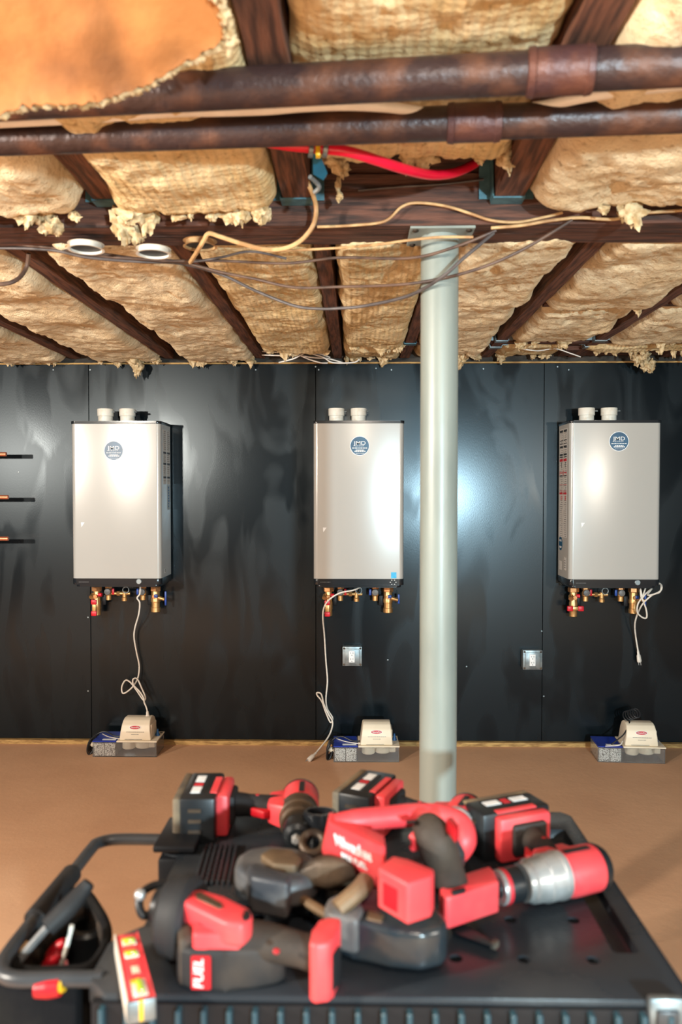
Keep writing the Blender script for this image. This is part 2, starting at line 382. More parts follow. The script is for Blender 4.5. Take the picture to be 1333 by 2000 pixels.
def hanger(parent, x, y, z, wdt, dirn, m, hgt=.13):
    """U shaped joist hanger: seat under the joist and two side flanges; dirn = -1 the joist comes from the camera's side"""
    b = MB(); d = .045
    yc = y + dirn * d / 2
    b.box((x, yc, z - .003), (wdt + .008, d, .004))
    for s_ in (-1, 1):
        b.prism([Vector((x + s_ * (wdt / 2 + .004) - .0015, y, z)), Vector((x + s_ * (wdt / 2 + .004) + .0015, y, z)), Vector((x + s_ * (wdt / 2 + .004) + .0015, y + dirn * d, z)), Vector((x + s_ * (wdt / 2 + .004) - .0015, y + dirn * d, z))],
                [Vector((x + s_ * (wdt / 2 + .004) - .0015, y, z + hgt)), Vector((x + s_ * (wdt / 2 + .004) + .0015, y, z + hgt)), Vector((x + s_ * (wdt / 2 + .004) + .0015, y + dirn * d * .6, z + hgt)), Vector((x + s_ * (wdt / 2 + .004) - .0015, y + dirn * d * .6, z + hgt))])
        b.box((x + s_ * (wdt / 2 + .018), y + dirn * .0015, z + hgt * .55), (.03, .003, hgt))
    return b.build('joist_hanger', m, parent, smooth=0)
FJ = [-2.45, -1.98, -1.50, -1.0, -.51, -.10, .255, .68, 1.14, 1.62, 2.1, 2.55]
for i, x in enumerate(FJ):
    j = rough_board('joist', x - .024, x + .024, 2.2, 4.25, JZ, 2.34, M['joist'], ce, 'y', seed=10 + i)
    if x in (.255,): hanger(j, x, 3.86, JZ, .05, -1, M['blueg'])
    if x in (.68, 1.14): hanger(j, x, 3.80, JZ, .05, -1, M['galv']); hanger(j, x, 3.92, JZ, .05, 1, M['galv'])
NJ = [-1.66, -1.13, -.62, -.15, .375, .92, 1.45, 2.0]
for i, x in enumerate(NJ):
    wd = .07 if i > 1 else .06
    j = rough_board('joist', x - wd / 2, x + wd / 2, -.6, 2.03, NZ, 2.34, M['joist'], ce, 'y', seed=40 + i, amp=.005)
    hanger(j, x, 2.03, NZ, wd, -1, M['blueg'], .14)
rough_board('header', .28, 3.2, 3.845, 3.89, JZ + .004, 2.2, M['beam'], ce, seed=71)
rough_board('header', .72, 3.2, 3.09, 3.13, JZ + .012, 2.2, M['beam'], ce, seed=72)
for (x, y) in ((.80, 3.09), (1.42, 3.09)):
    hd = [o for o in ce.children if o.name.startswith('header')][-1]
    MB().box((x, y + .02, JZ + .008), (.075, .055, .004)).build('joist_hanger', M['blueg'], hd, smooth=0)
rough_board('blocking', 1.05, 2.4, 4.02, 4.2, JZ - .0, 2.15, M['beam'], ce, seed=75)

# ------------------------------------------------------------------ insulation batts
def blob(mb, c, r, seed):
    c = Vector(c); n, m = 18, 12; vs = []; fs = []
    for i in range(m + 1):
        th = math.pi * i / m
        for k in range(n):
            q = 2 * math.pi * k / n
            d = Vector((math.sin(th) * math.cos(q), math.sin(th) * math.sin(q), math.cos(th)))
            e = 1 + .8 * noise.noise(d * 1.6 + Vector((seed, 0, 0))) + .55 * noise.noise(d * 4 + Vector((0, seed, 0))) + .35 * noise.noise(d * 9 + Vector((0, seed, 3)))
            q_ = c + Vector((d.x * r[0], d.y * r[1], d.z * r[2])) * max(e, .15)
            if d.z < 0: q_.x = c.x + (q_.x - c.x) * (1 + .5 * d.z); q_.x += r[0] * .5 * d.z * math.sin(seed * 7)
            vs.append(q_)
    for i in range(m):
        for k in range(n): fs.append((i * n + k, (i + 1) * n + k, (i + 1) * n + (k + 1) % n, i * n + (k + 1) % n))
    mb._add(vs, fs)
def batt(label, x0, x1, y0, y1, zb, sag, m, seed, rag=.03, thick=.14, lo=0, tufts=6, slope=0, edge=.03, nx=44, group='insulation batts between the joists'):
    """a slab of glass wool pressed in between two joists, its underside sagging and torn at the ends"""
    ny = max(20, int((y1 - y0) / .014)); b = MB(); top = []; bot = []
    sv = Vector((seed * 3.1, seed * 1.7, 0))
    for j in range(ny + 1):
        v = j / ny
        for i in range(nx + 1):
            u = i / nx
            y = y0 + (y1 - y0) * v
            e = (1 if v > .5 else -1) * abs(v - .5) * 2
            y += rag * (noise.noise(Vector((u * 6, seed, 0))) + .6 * noise.noise(Vector((u * 19, seed, 5)))) * (abs(e) ** 6)
            x = x0 + (x1 - x0) * u + .012 * noise.noise(Vector((y * 6, seed, u))) * (1 if .1 < u < .9 else 1.4)
            prof = (1 - abs(2 * u - 1) ** 12)
            endp = min(1, min(v, 1 - v) * (y1 - y0) / .03)
            p = Vector((x, y, 0)) * 1
            d = sag * prof * (.45 + .75 * noise.noise(p * 3.1 + sv)) + .011 * noise.noise(p * 8 + sv) + .007 * noise.noise(p * 24 + sv) + .005 * noise.noise(p * 60 + sv) - .022 * max(0, noise.noise(p * 13 + sv * 2) - .42) * 3
            z = zb + edge * (1 - prof) + slope * v - d * endp ** .5 + .02 * (1 - endp)
            bot.append((x, y, z)); top.append((x, y, zb + thick))
    n = (nx + 1) * (ny + 1); W = nx + 1; fs = []
    for j in range(ny):
        for i in range(nx):
            a = j * W + i
            fs.append((a, a + W, a + W + 1, a + 1))
    rim = [i for i in range(W)] + [j * W + nx for j in range(1, ny + 1)] + [ny * W + i for i in range(nx - 1, -1, -1)] + [j * W for j in range(ny - 1, 0, -1)]
    vs = bot + [top[i] for i in rim]
    for k in range(len(rim)):
        fs.append((rim[k], rim[(k + 1) % len(rim)], n + (k + 1) % len(rim), n + k))
    fs.append(tuple(n + k for k in range(len(rim))))
    b._add(vs, fs)
    o = b.build('insulation_batt', m, smooth=80)
    tag(o, label, 'insulation', group)
    rnd = random.Random(seed)
    for k in range(tufts):
        u = rnd.uniform(.06, .94); y = y1 - rnd.uniform(0, .03)
        x = x0 + (x1 - x0) * u; r = rnd.uniform(.007, .017)
        t = MB(); blob(t, (x, y, zb - sag * .2 - r * .3 + slope), (r * rnd.uniform(.8, 2.2), r * .8, r * rnd.uniform(.7, 2.4)), seed + k)
        t.build('tuft', M['clump'], o, smooth=80)
    return o
G = M['batt']; Gp = M['battp']
far = [(-1.98, -1.50, 'pale insulation batt at far left, cut by the left picture edge', Gp, 0, 0),
       (-1.50, -1.0, 'pale insulation batt above the left water heater, second from the left edge', Gp, 0, 0),
       (-1.0, -.51, 'broad pale insulation batt right of the left water heater, under dark cables', Gp, 0, 0),
       (-.51, -.10, 'ridged yellow insulation batt above the white cables on the wall top', G, -.28, .01),
       (-.10, .255, 'ridged deep yellow insulation batt just left of the steel post top', G, -.38, 0),
       (.255, .68, 'smooth tan insulation batt just right of the steel post top', Gp, -.24, 0)]
for i, (a, b, l, m, cut, s_) in enumerate(far):
    batt(l, a + .028 + (.075 if i in (0, 1, 2) else .012), b - .026 - (.03 if i == 5 else 0), 2.16 + (.06 if i in (1, 3) else 0), 4.22 + cut, JZ - .006, .05, m, i + 1, tufts=7)
batt('small torn insulation piece behind the deep yellow batt at the wall top', -.07, .225, 3.96, 4.23, JZ + .0, .03, G, 21, tufts=9)
batt('thin insulation strip behind the left hand header right of the post', .30, .66, 3.91, 4.23, JZ + .012, .025, G, 22, tufts=5)
batt('big smooth insulation batt right of the long diagonal joist, before the header', .71, 1.11, 2.2, 3.07, JZ - .002, .05, Gp, 23, tufts=3)
batt('lower right insulation batt between the two headers, above the right heater', .72, 1.10, 3.15, 3.83, JZ + .004, .04, Gp, 24, tufts=6)
batt('insulation batt at the right edge, in front of the long header', 1.18, 1.60, 2.2, 3.07, JZ - .002, .05, Gp, 25, tufts=3)
batt('small insulation batt at the right edge, between the two headers', 1.18, 1.60, 3.15, 3.83, JZ + .004, .04, Gp, 26, tufts=4)
batt('insulation strip over the wall top left of the right heater, behind the header', .71, 1.05, 3.91, 4.22, JZ + .006, .025, G, 27, tufts=4)
batt('ragged insulation strip over the wall top at the far right, with hanging tuft', 1.10, 1.72, 3.90, 4.02, JZ + .0, .06, G, 28, tufts=12)
# near side of the beam
batt('bright insulation batt in the near left corner under the pipes', -1.10, -.66, 1.0, 1.95, NZ - .015, .03, Gp, 31, rag=.04, tufts=10, edge=.05, slope=-.035)
batt('ridged insulation batt in front of the beam, between two near joists left of centre', -.575, -.19, 1.0, 1.95, NZ - .0, .03, G, 32, rag=.06, tufts=14, edge=.03, slope=-.05)
batt('pale ridged insulation batt over the pipes at the middle, above the red tube', -.11, .335, .7, 1.80, NZ + .016, .02, G, 33, rag=.08, tufts=5, edge=.02, slope=.0)
batt('smooth insulation batt bulging in front of the beam at the right', .415, .88, 1.0, 1.965, NZ - .005, .045, Gp, 34, rag=.03, tufts=3, edge=.03, slope=-.035)
batt('insulation batt at the near right edge above the rusted pipes', .96, 1.41, 1.0, 1.96, NZ - .0, .04, Gp, 35, tufts=4, slope=-.02)
# clumps of wool hanging from torn ends: things of their own
def clump(label, pts, m, seed):
    b = MB(); m = M['clump']
    for k, (px, py, Y, r, st) in enumerate(pts): blob(b, at(px, py, Y), (r, r * .8, r * st), seed + k * 1.7)
    return tag(b.build('insulation_clump', m, smooth=80), label, 'insulation', 'loose wool clumps')
clump('torn wool clump hanging before the beam between the two left ring bushings', [(236, 425, 1.97, .024, 1.5), (240, 445, 1.97, .026, 1.2), (256, 460, 1.98, .024, .9), (272, 464, 1.99, .014, .8)], Gp, 61)
clump('small wool clump hanging at the left, above the leftmost ring bushing', [(90, 420, 1.96, .022, 1.3), (100, 442, 1.96, .022, 1.0), (115, 452, 1.97, .012, 1)], Gp, 64)
clump('long torn wool tuft hanging down over the black wall left of the left joist foot', [(262, 700, 4.16, .04, 1.2), (268, 718, 4.17, .028, 1.3), (266, 730, 4.17, .012, 1.4)], Gp, 67)
clump('wool clump hanging over the black wall right of the right heater stubs', [(1250, 695, 4.1, .05, .8), (1268, 712, 4.12, .03, 1.1), (1258, 720, 4.12, .012, 1.4)], G, 70)
clump('wool tuft right beside the steel post at the wall top', [(902, 700, 4.1, .03, 1.1), (900, 712, 4.1, .018, 1.2)], G, 73)
clump('torn wool scrap hanging beside the clamp of the red tube', [(655, 315, 1.9, .026, .9), (668, 330, 1.92, .018, 1.0), (662, 365, 1.93, .006, 4.0), (664, 384, 1.93, .008, 1.4)], Gp, 76)
clump('wool clump at the end of the middle near batt, beside the blue hanger', [(985, 290, 1.8, .025, 1.0), (990, 310, 1.8, .02, 1.2)], Gp, 79)

# ------------------------------------------------------------------ brown paper faced flap, hanging in front of the pipes
def flap():
    b = MB(); n, m = 60, 26
    edge = [(-140, 238), (-60, 232), (0, 222), (60, 212), (110, 205), (160, 188), (205, 168), (250, 150), (300, 138), (350, 118), (400, 95), (442, 78)]
    vs = []; fs = []
    for lay in (0, 1):
        for i in range(n + 1):
            t = i / n * (len(edge) - 1); k = min(int(t), len(edge) - 2); f = t - k
            px = edge[k][0] + (edge[k + 1][0] - edge[k][0]) * f; py = edge[k][1] + (edge[k + 1][1] - edge[k][1]) * f
            p0 = at(px, py, 1.17)
            for j in range(m + 1):
                s = j / m
                q = Vector((p0.x * (1 - .05 * s) - .03 * s, p0.y - .30 * s ** 1.2, p0.z + (2.09 - p0.z) * (s ** .8)))
                q.z += .016 * noise.noise(q * 9) + .02 * noise.noise(q * 4 + Vector((5, 0, 0)))
                q.y += .012 * noise.noise(q * 14 + Vector((0, 7, 0)))
                if j == 0: q.z += .006 * noise.noise(Vector((px * .08, 0, 0))); q.y += .01 * noise.noise(Vector((px * .1, 4, 0)))
                if lay: q += Vector((0, .014, .014))
                vs.append(q)
    W = m + 1; K = (n + 1) * W
    for i in range(n):
        for j in range(m):
            a = i * W + j
            fs.append((a, a + 1, a + W + 1, a + W)); fs.append((K + a, K + a + W, K + a + W + 1, K + a + 1))
        fs.append((i * W, (i + 1) * W, K + (i + 1) * W, K + i * W)); fs.append((i * W + m, K + i * W + m, K + (i + 1) * W + m, (i + 1) * W + m))
    for j in range(m):
        fs.append((j, K + j, K + j + 1, j + 1)); a = n * W + j; fs.append((a, a + 1, K + a + 1, K + a))
    b._add(vs, fs)
    o = b.build('insulation_facing', M['kraft'], smooth=60)
    tag(o, 'orange brown paper faced insulation flap drooping before the pipes at top left', 'insulation')
    t = MB(); rnd = random.Random(5)
    for i in range(n + 1):
        p = vs[i * W] + Vector((0, .012, .005)); r = rnd.uniform(.004, .007)
        blob(t, p, (r * 1.5, r, r * .7), i * 3.3)
    for j in range(m):
        p = vs[n * W + j] + Vector((.004, .01, .0)); r = rnd.uniform(.006, .012)
        blob(t, p, (r, r, r), j * 2.1 + 100)
    t.build('wool_edge', M['clump'], o, smooth=80)['kind'] = 'stuff'
    return o
flap()

# ------------------------------------------------------------------ rusted pipes under the near joists
def iron_pipe(label, a, b, r, couplings):
    a, b = Vector(a), Vector(b); d = (b - a).normalized()
    root = empty('iron_pipe', (a + b) / 2, label, 'pipe', 'rusted iron pipes under the ceiling')
    MB().cyl(a, b, r, n=40).build('pipe_run', M['rust'], root)
    for (t, L_) in couplings:
        c = a + (b - a) * t
        MB().lathe([(0, r), (.002, r * 1.13), (.012, r * 1.18), (.014, r * 1.12), (L_ - .014, r * 1.12), (L_ - .012, r * 1.18), (L_ - .002, r * 1.13), (L_, r)], c - d * L_ / 2, d, 40).build('coupling', M['rust2'], root)
    return root
def ext(p, q, k=1.0):
    d = q - p; return p - d * k * .6, q + d * k * .6
p, q = at(0, 272, 1.56), at(1333, 225, 1.46)
A, B = ext(p, q)
iron_pipe('lower rusted iron pipe, farther from the camera, above the red tube', A, B, .0303, [((.6 + 950 / 1333) / 2.2, .10)])
p, q = at(0, 197, 1.41), at(1333, 126, 1.28)
A, B = ext(p, q)
iron_pipe('upper rusted iron pipe, nearer, passing behind the brown paper flap', A, B, .0325, [((.6 + 1116 / 1333) / 2.2, .105)])

# ------------------------------------------------------------------ steel post
px0 = at(859, 600, 2.12).x
post = empty('support_post', (px0, 2.12, 0), 'pale grey green round steel post holding up the beam', 'post')
MB().cyl((px0, 2.12, .012), (px0, 2.12, 2.04), .0495, n=48).build('shaft', M['post'], post)
tp = MB(); tp.box((px0, 2.115, 2.0435), (.165, .15, .007), bev=.001, seg=1).build('top_plate', M['post'], post)
for sx in (-1, 1):
    for sy in (-1, 1):
        MB().lathe([(0, .008), (.004, .008), (.006, .004)], (px0 + sx * .068, 2.115 + sy * .06, 2.040), (0, 0, -1), 6).build('bolt', M['steeld'], post)
MB().box((px0, 2.12, .006), (.18, .18, .012), bev=.002).build('base_plate', M['primer'], post)

# ------------------------------------------------------------------ cables and tubes at the ceiling
def cable(name, label, pts, r, m, cat='cable', group='cables under the beam', n=8, sub=6):
    return tag(MB().tube([at(*p) for p in pts], r, n, sub=sub).build(name, m), label, cat, group)
cable('cable', 'dark grey cable sagging lowest across the post', [(-60, 486, 2.25), (0, 484, 2.22), (100, 488, 2.2), (175, 503, 2.2), (275, 511, 2.22), (350, 514, 2.25), (430, 535, 2.3), (500, 568, 2.32), (575, 597, 2.3), (625, 603, 2.28), (663, 602, 2.26), (715, 597, 2.22), (800, 577, 2.12), (864, 541, 2.02), (905, 505, 2.0), (965, 455, 2.0)], .0045, M['greyc'])
cable('cable', 'brown cable sagging in the middle, crossing the post below its top', [(-60, 478, 2.2), (0, 478, 2.2), (100, 480, 2.2), (175, 497, 2.2), (275, 506, 2.21), (350, 511, 2.24), (430, 531, 2.28), (500, 545, 2.28), (575, 561, 2.26), (663, 560, 2.24), (800, 554, 2.10), (915, 531, 2.02), (1015, 491, 2.0), (1118, 430, 2.0)], .0042, M['brownc'])
cable('cable', 'brown cable running almost level behind the ring bushings to the blue hanger', [(-60, 470, 2.18), (0, 474, 2.19), (150, 489, 2.2), (300, 508, 2.21), (425, 509, 2.22), (560, 514, 2.22), (663, 503, 2.2), (800, 504, 2.08), (890, 482, 2.02), (970, 450, 2.0)], .004, M['brownc'])
cable('cable', 'pale cable crossing just under the beam to the post plate', [(490, 490, 2.2), (560, 489, 2.19), (663, 484, 2.15), (740, 477, 2.05), (800, 469, 2.03), (860, 463, 2.02), (925, 463, 2.01)], .0035, M['tan'])
cable('cable', 'short dark cable rising from the bundle to the beam underside', [(300, 508, 2.22), (370, 511, 2.22), (430, 503, 2.2), (490, 491, 2.19), (560, 505, 2.2)], .0035, M['greyc'])
cable('cable', 'thick tan cable looping down from the red tube clamp', [(588, 250, 1.75), (587, 290, 1.85), (590, 330, 1.9), (603, 360, 1.92), (613, 385, 1.95), (618, 410, 1.97), (612, 440, 1.97), (590, 468, 1.98), (560, 484, 1.99), (520, 487, 2.0), (470, 475, 2.0), (430, 462, 2.0), (408, 456, 2.0), (398, 470, 2.02), (385, 492, 2.06), (372, 512, 2.15)], .0058, M['tan'])
cable('cable', 'thin tan cable stapled in an arch on the beam face', [(620, 443, 2.015), (690, 440, 2.015), (752, 432, 2.015), (785, 404, 2.015), (815, 396, 2.015), (870, 402, 2.015), (920, 417, 2.015), (960, 430, 2.015), (1010, 434, 2.015), (1060, 425, 2.01), (1100, 415, 2.0)], .0035, M['tan'])
cable('cable', 'tan cables running along the beam right of the blue hanger', [(960, 445, 2.0), (1020, 440, 2.0), (1080, 430, 2.0), (1135, 425, 2.0), (1200, 428, 2.0), (1260, 416, 2.0), (1315, 412, 2.0), (1400, 405, 2.0)], .004, M['tan'])
cable('cable', 'thin dark cable along the seam of the beam planks', [(700, 372, 2.025), (780, 365, 2.025), (860, 360, 2.025), (925, 353, 2.02), (945, 350, 2.02)], .003, M['greyc'])
cable('cable', 'dark loop of cable hanging at the left edge under the joist', [(56, 495, 2.3), (52, 520, 2.32), (40, 540, 2.3), (20, 552, 2.28), (-10, 556, 2.28)], .006, M['brownc'])
cable('red_tube', 'shiny red plastic tube curving down from the pipe to the blue hanger', [(470, 268, 1.60), (560, 283, 1.60), (620, 289, 1.60), (680, 296, 1.61), (740, 314, 1.65), (790, 330, 1.70), (840, 341, 1.78), (885, 338, 1.86), (925, 321, 1.93), (950, 300, 1.98)], .0108, M['pex'], 'tube', None, 14)
wt = [onz(px, py, 2.070) for px, py in ((-120, 245), (150, 232), (330, 219), (420, 217), (520, 214), (590, 208), (680, 205), (770, 210), (870, 224), (980, 218), (1060, 207), (1130, 192), (1180, 183), (1250, 174), (1333, 166), (1420, 160))]
tag(MB().tube(wt, .0095, 14).build('white_tube', M['wpex']), 'white plastic tube running along between the two rusted pipes', 'tube')
def clampset():
    c = at(622, 290, 1.60)
    r = empty('tube_clamp', c, 'shiny clamp with teal bracket holding the red tube', 'clamp')
    for dx in (-.014, .014):
        cc = c + Vector((dx, 0, 0))
        MB().lathe([(0, .0145), (.001, .0165), (.009, .0165), (.01, .0145)], cc - Vector((.005, 0, 0)), (1, .15, -.1), 20, cap=False).build('band', M['galv'], r)
    MB().box(c + Vector((0, -.006, -.004)), (.009, .02, .03), bev=.002).build('strap', M['yellow'], r)
    MB().hull([at(612, 300, 1.64), at(625, 300, 1.64), at(640, 338, 1.70), at(632, 352, 1.72), at(612, 340, 1.70), at(618, 302, 1.66), at(638, 345, 1.73), at(614, 340, 1.72)]).build('bracket', M['blued'], r)
    MB().tube([at(606, 345, 1.72), at(618, 356, 1.74), at(624, 366, 1.75), at(614, 376, 1.76)], .005).build('hook', M['galv'], r)
clampset()
for k, (px, py, rx, l, m) in enumerate([(168, 480, 35, 'leftmost white ring bushing under the beam, open side down', M['pvc']),
                                     (300, 489, 34, 'middle white ring bushing under the beam, beside the wool clump', M['pvc']),
                                     (391, 474, 33, 'right tan ring bushing under the beam, crossed by the tan cable', M['tan'])]):
    c = at(px, py, 2.12); c.z = min(c.z, 2.038); r = rx * 2.12 / F
    c = c + Vector((0, 0, -.004))
    rb = MB().lathe([(-.007, r), (-.007, r * .86), (.008, r * .84), (.008, r)], c, (0, 0, 1), 32, cap=False).build('ring_bushing', m); tag(rb, l, 'ring', 'ring bushings under the beam')
    MB().lathe([(0, r * .84), (.001, r * .84)], c + Vector((0, 0, -.001)), (0, 0, 1), 32).build('bore_shade', M['ink'], rb)  # black disc in place of the shade inside the ring's opening
hk = MB().tube([at(-10, 322, 1.75), at(5, 312, 1.75), at(16, 318, 1.75), at(18, 334, 1.75), at(10, 345, 1.75), at(-8, 350, 1.76)], .006).build('conduit', M['galv'])
tag(hk, 'short bent silver conduit at the left edge under the lower pipe', 'conduit')
for k, pts in enumerate([[(512, 686, 4.1), (560, 690, 4.1), (610, 698, 4.1), (640, 700, 4.12), (672, 709, 4.15)], [(512, 693, 4.12), (560, 694, 4.1), (590, 688, 4.08), (630, 697, 4.08), (650, 708, 4.1), (690, 708, 4.12), (702, 702, 4.14)],
                         [(545, 708, 4.14), (575, 700, 4.1), (600, 688, 4.08), (625, 691, 4.1), (645, 698, 4.12)], [(570, 686, 4.1), (600, 700, 4.1), (625, 708, 4.12), (640, 709, 4.14)]]):
    cable('wall_cable', ['white cable lying along the wall top, longest of the tangle', 'white cable crossing the tangle and ending right of the joist', 'white cable of the tangle arching from the wall top', 'white cable of the tangle dipping to the wall top'][k], pts, .0038, M['wpex'], 'cable', 'white cables on the wall top')
cable('wall_cable', 'thin white cable on the wall top right of the post', [(1015, 680, 3.95), (1050, 685, 3.98), (1085, 681, 4.0), (1115, 690, 4.02), (1135, 697, 4.04)], .003, M['wpex'], 'cable', 'white cables on the wall top')

# ================================================================== WATER HEATERS
YF = 4.02
def rr_outline(x0, x1, y0, y1, r, n=6):
    pts = []
    for (cx, cy, a0) in ((x0 + r, y0 + r, math.pi), (x1 - r, y0 + r, 1.5 * math.pi)):
        for k in range(n + 1):
            a = a0 + k / n * math.pi / 2
            pts.append((cx + r * math.cos(a), cy + r * math.sin(a)))
    return pts + [(x1, y1), (x0, y1)]
def zprism(mb, out, z0, z1, bev=0):
    mb.prism([Vector((x, y, z0)) for x, y in out], [Vector((x, y, z1)) for x, y in out], bev)
def valve_big(root, x, y, z0, kind, col, cross=False, long=False):
    """large isolation valve: union nut, body and a lever in the colour of its water"""
    v = MB()
    v.lathe([(0, .021), (.012, .021), (.013, .018), (.02, .018)], (x, y, z0), (0, 0, -1), 24)
    v.lathe([(.030, .016), (.045, .023), (.075, .022), (.085, .025), (.10, .025), (.102, .022), (.128, .022), (.13, .025), (.152, .025), (.155, .020)] if kind == 'cold' else
            [(.030, .016), (.045, .019), (.09, .019), (.1, .022), (.135, .022), (.14, .02), (.17, .02), (.173, .016)], (x, y, z0), (0, 0, -1), 24)
    o = v.build('isolation_valve', M['brass'], root)
    MB().lathe([(0, .026), (.003, .0285), (.022, .0285), (.025, .026)], (x, y, z0 - .018), (0, 0, -1), 6).build('union_nut', M['bronze'], o, smooth=0)
    MB().cyl((x, y, z0 - .07), (x, y - .032, z0 - .07), .012, .011, 14).build('stem', M['bronze'], o)
    m = M['valred'] if col == 'red' else M['valblue']
    if kind == 'hot':
        MB().cyl((x + .012, y - .01, z0 - .062), (x + .03, y - .012, z0 - .062), .010, n=12).build('lever_cap', m, o)
        yy = y - .032
        if cross:
            MB().box((x, yy, z0 - .125), (.034, .012, .02), bev=.003).build('lever', M['brass'], o)
            for s_ in (-1, 1): MB().box((x + s_ * .028 + .002, yy - .002, z0 - .125), (.03, .016, .028), bev=.005).build('lever_grip', m, o)
        else:
            MB().box((x - .005, yy, z0 - .13), (.02, .010, .06), bev=.003).build('lever', M['brass'], o)
            for dz in (-.098, -.158): MB().box((x - .005, yy - .002, z0 + dz), (.030, .016, .026), bev=.005).build('lever_grip', m, o)
        MB().cyl((x - .016, y - .012, z0 - .062), (x - .02, y - .03, z0 - .075), .013, n=14).build('drain_spout', M['brass'], o)
    else:
        MB().box((x + .008, y - .028, z0 - .066), (.02, .012, .018), bev=.004).build('lever_cap', m, o)
        MB().cyl((x + .015, y - .012, z0 - .075), (x + .052, y - .018, z0 - .085), .011, .009, 14).build('drain_spout', M['brass'], o)
        MB().box((x + .056, y - .012, z0 - .08), (.010, .012, .075 if not cross else .05), bev=.003).build('lever_grip', m, o)
    return o
def valve_small(root, x, y, z0, col, tee=False):
    v = MB()
    v.lathe([(0, .015), (.012, .015), (.03, .012), (.045, .018), (.062, .018), (.066, .0145), (.09, .0145), (.092, .011)], (x, y, z0), (0, 0, -1), 20)
    if tee:
        v.cyl((x + .01, y, z0 - .056), (x + .115, y, z0 - .056), .009, n=14)
        v.lathe([(0, .012), (.03, .012), (.034, .015), (.05, .015)], (x + .085, y, z0 - .045), (0, 0, -1), 16)
        v.lathe([(0, .013), (.016, .013)], (x + .045, y, z0 - .056), (1, 0, 0), 6)
    o = v.build('service_valve', M['brass'], root)
    MB().lathe([(0, .018), (.002, .020), (.016, .020), (.018, .018)], (x, y, z0 - .012), (0, 0, -1), 6).build('union_nut', M['bronze'], o, smooth=0)
    MB().lathe([(0, .017), (.004, .018), (.01, .016), (.012, .006)], (x, y - .016, z0 - .045), (0, -1, 0), 20).build('cap', M['guard'], o)
    m = M['valred'] if col == 'red' else M['valblue']
    s_ = 1 if tee else -1
    MB().box((x + s_ * .026, y - .006, z0 - .045), (.013, .012, .034), bev=.004).build('lever', m, o)
    if tee:
        MB().tube([(x + .097 + .016 * math.cos(a), y - .018, z0 - .035 + .016 * math.sin(a)) for a in [k * math.pi / 8 for k in range(16)]], .0028, closed=True, sub=2).build('relief_ring', M['galv'], o)
        MB().lathe([(0, .0105), (.01, .0105)], (x + .05, y, z0 - .056), (1, 0, 0), 14).build('band', M['blued'], o)
    return o
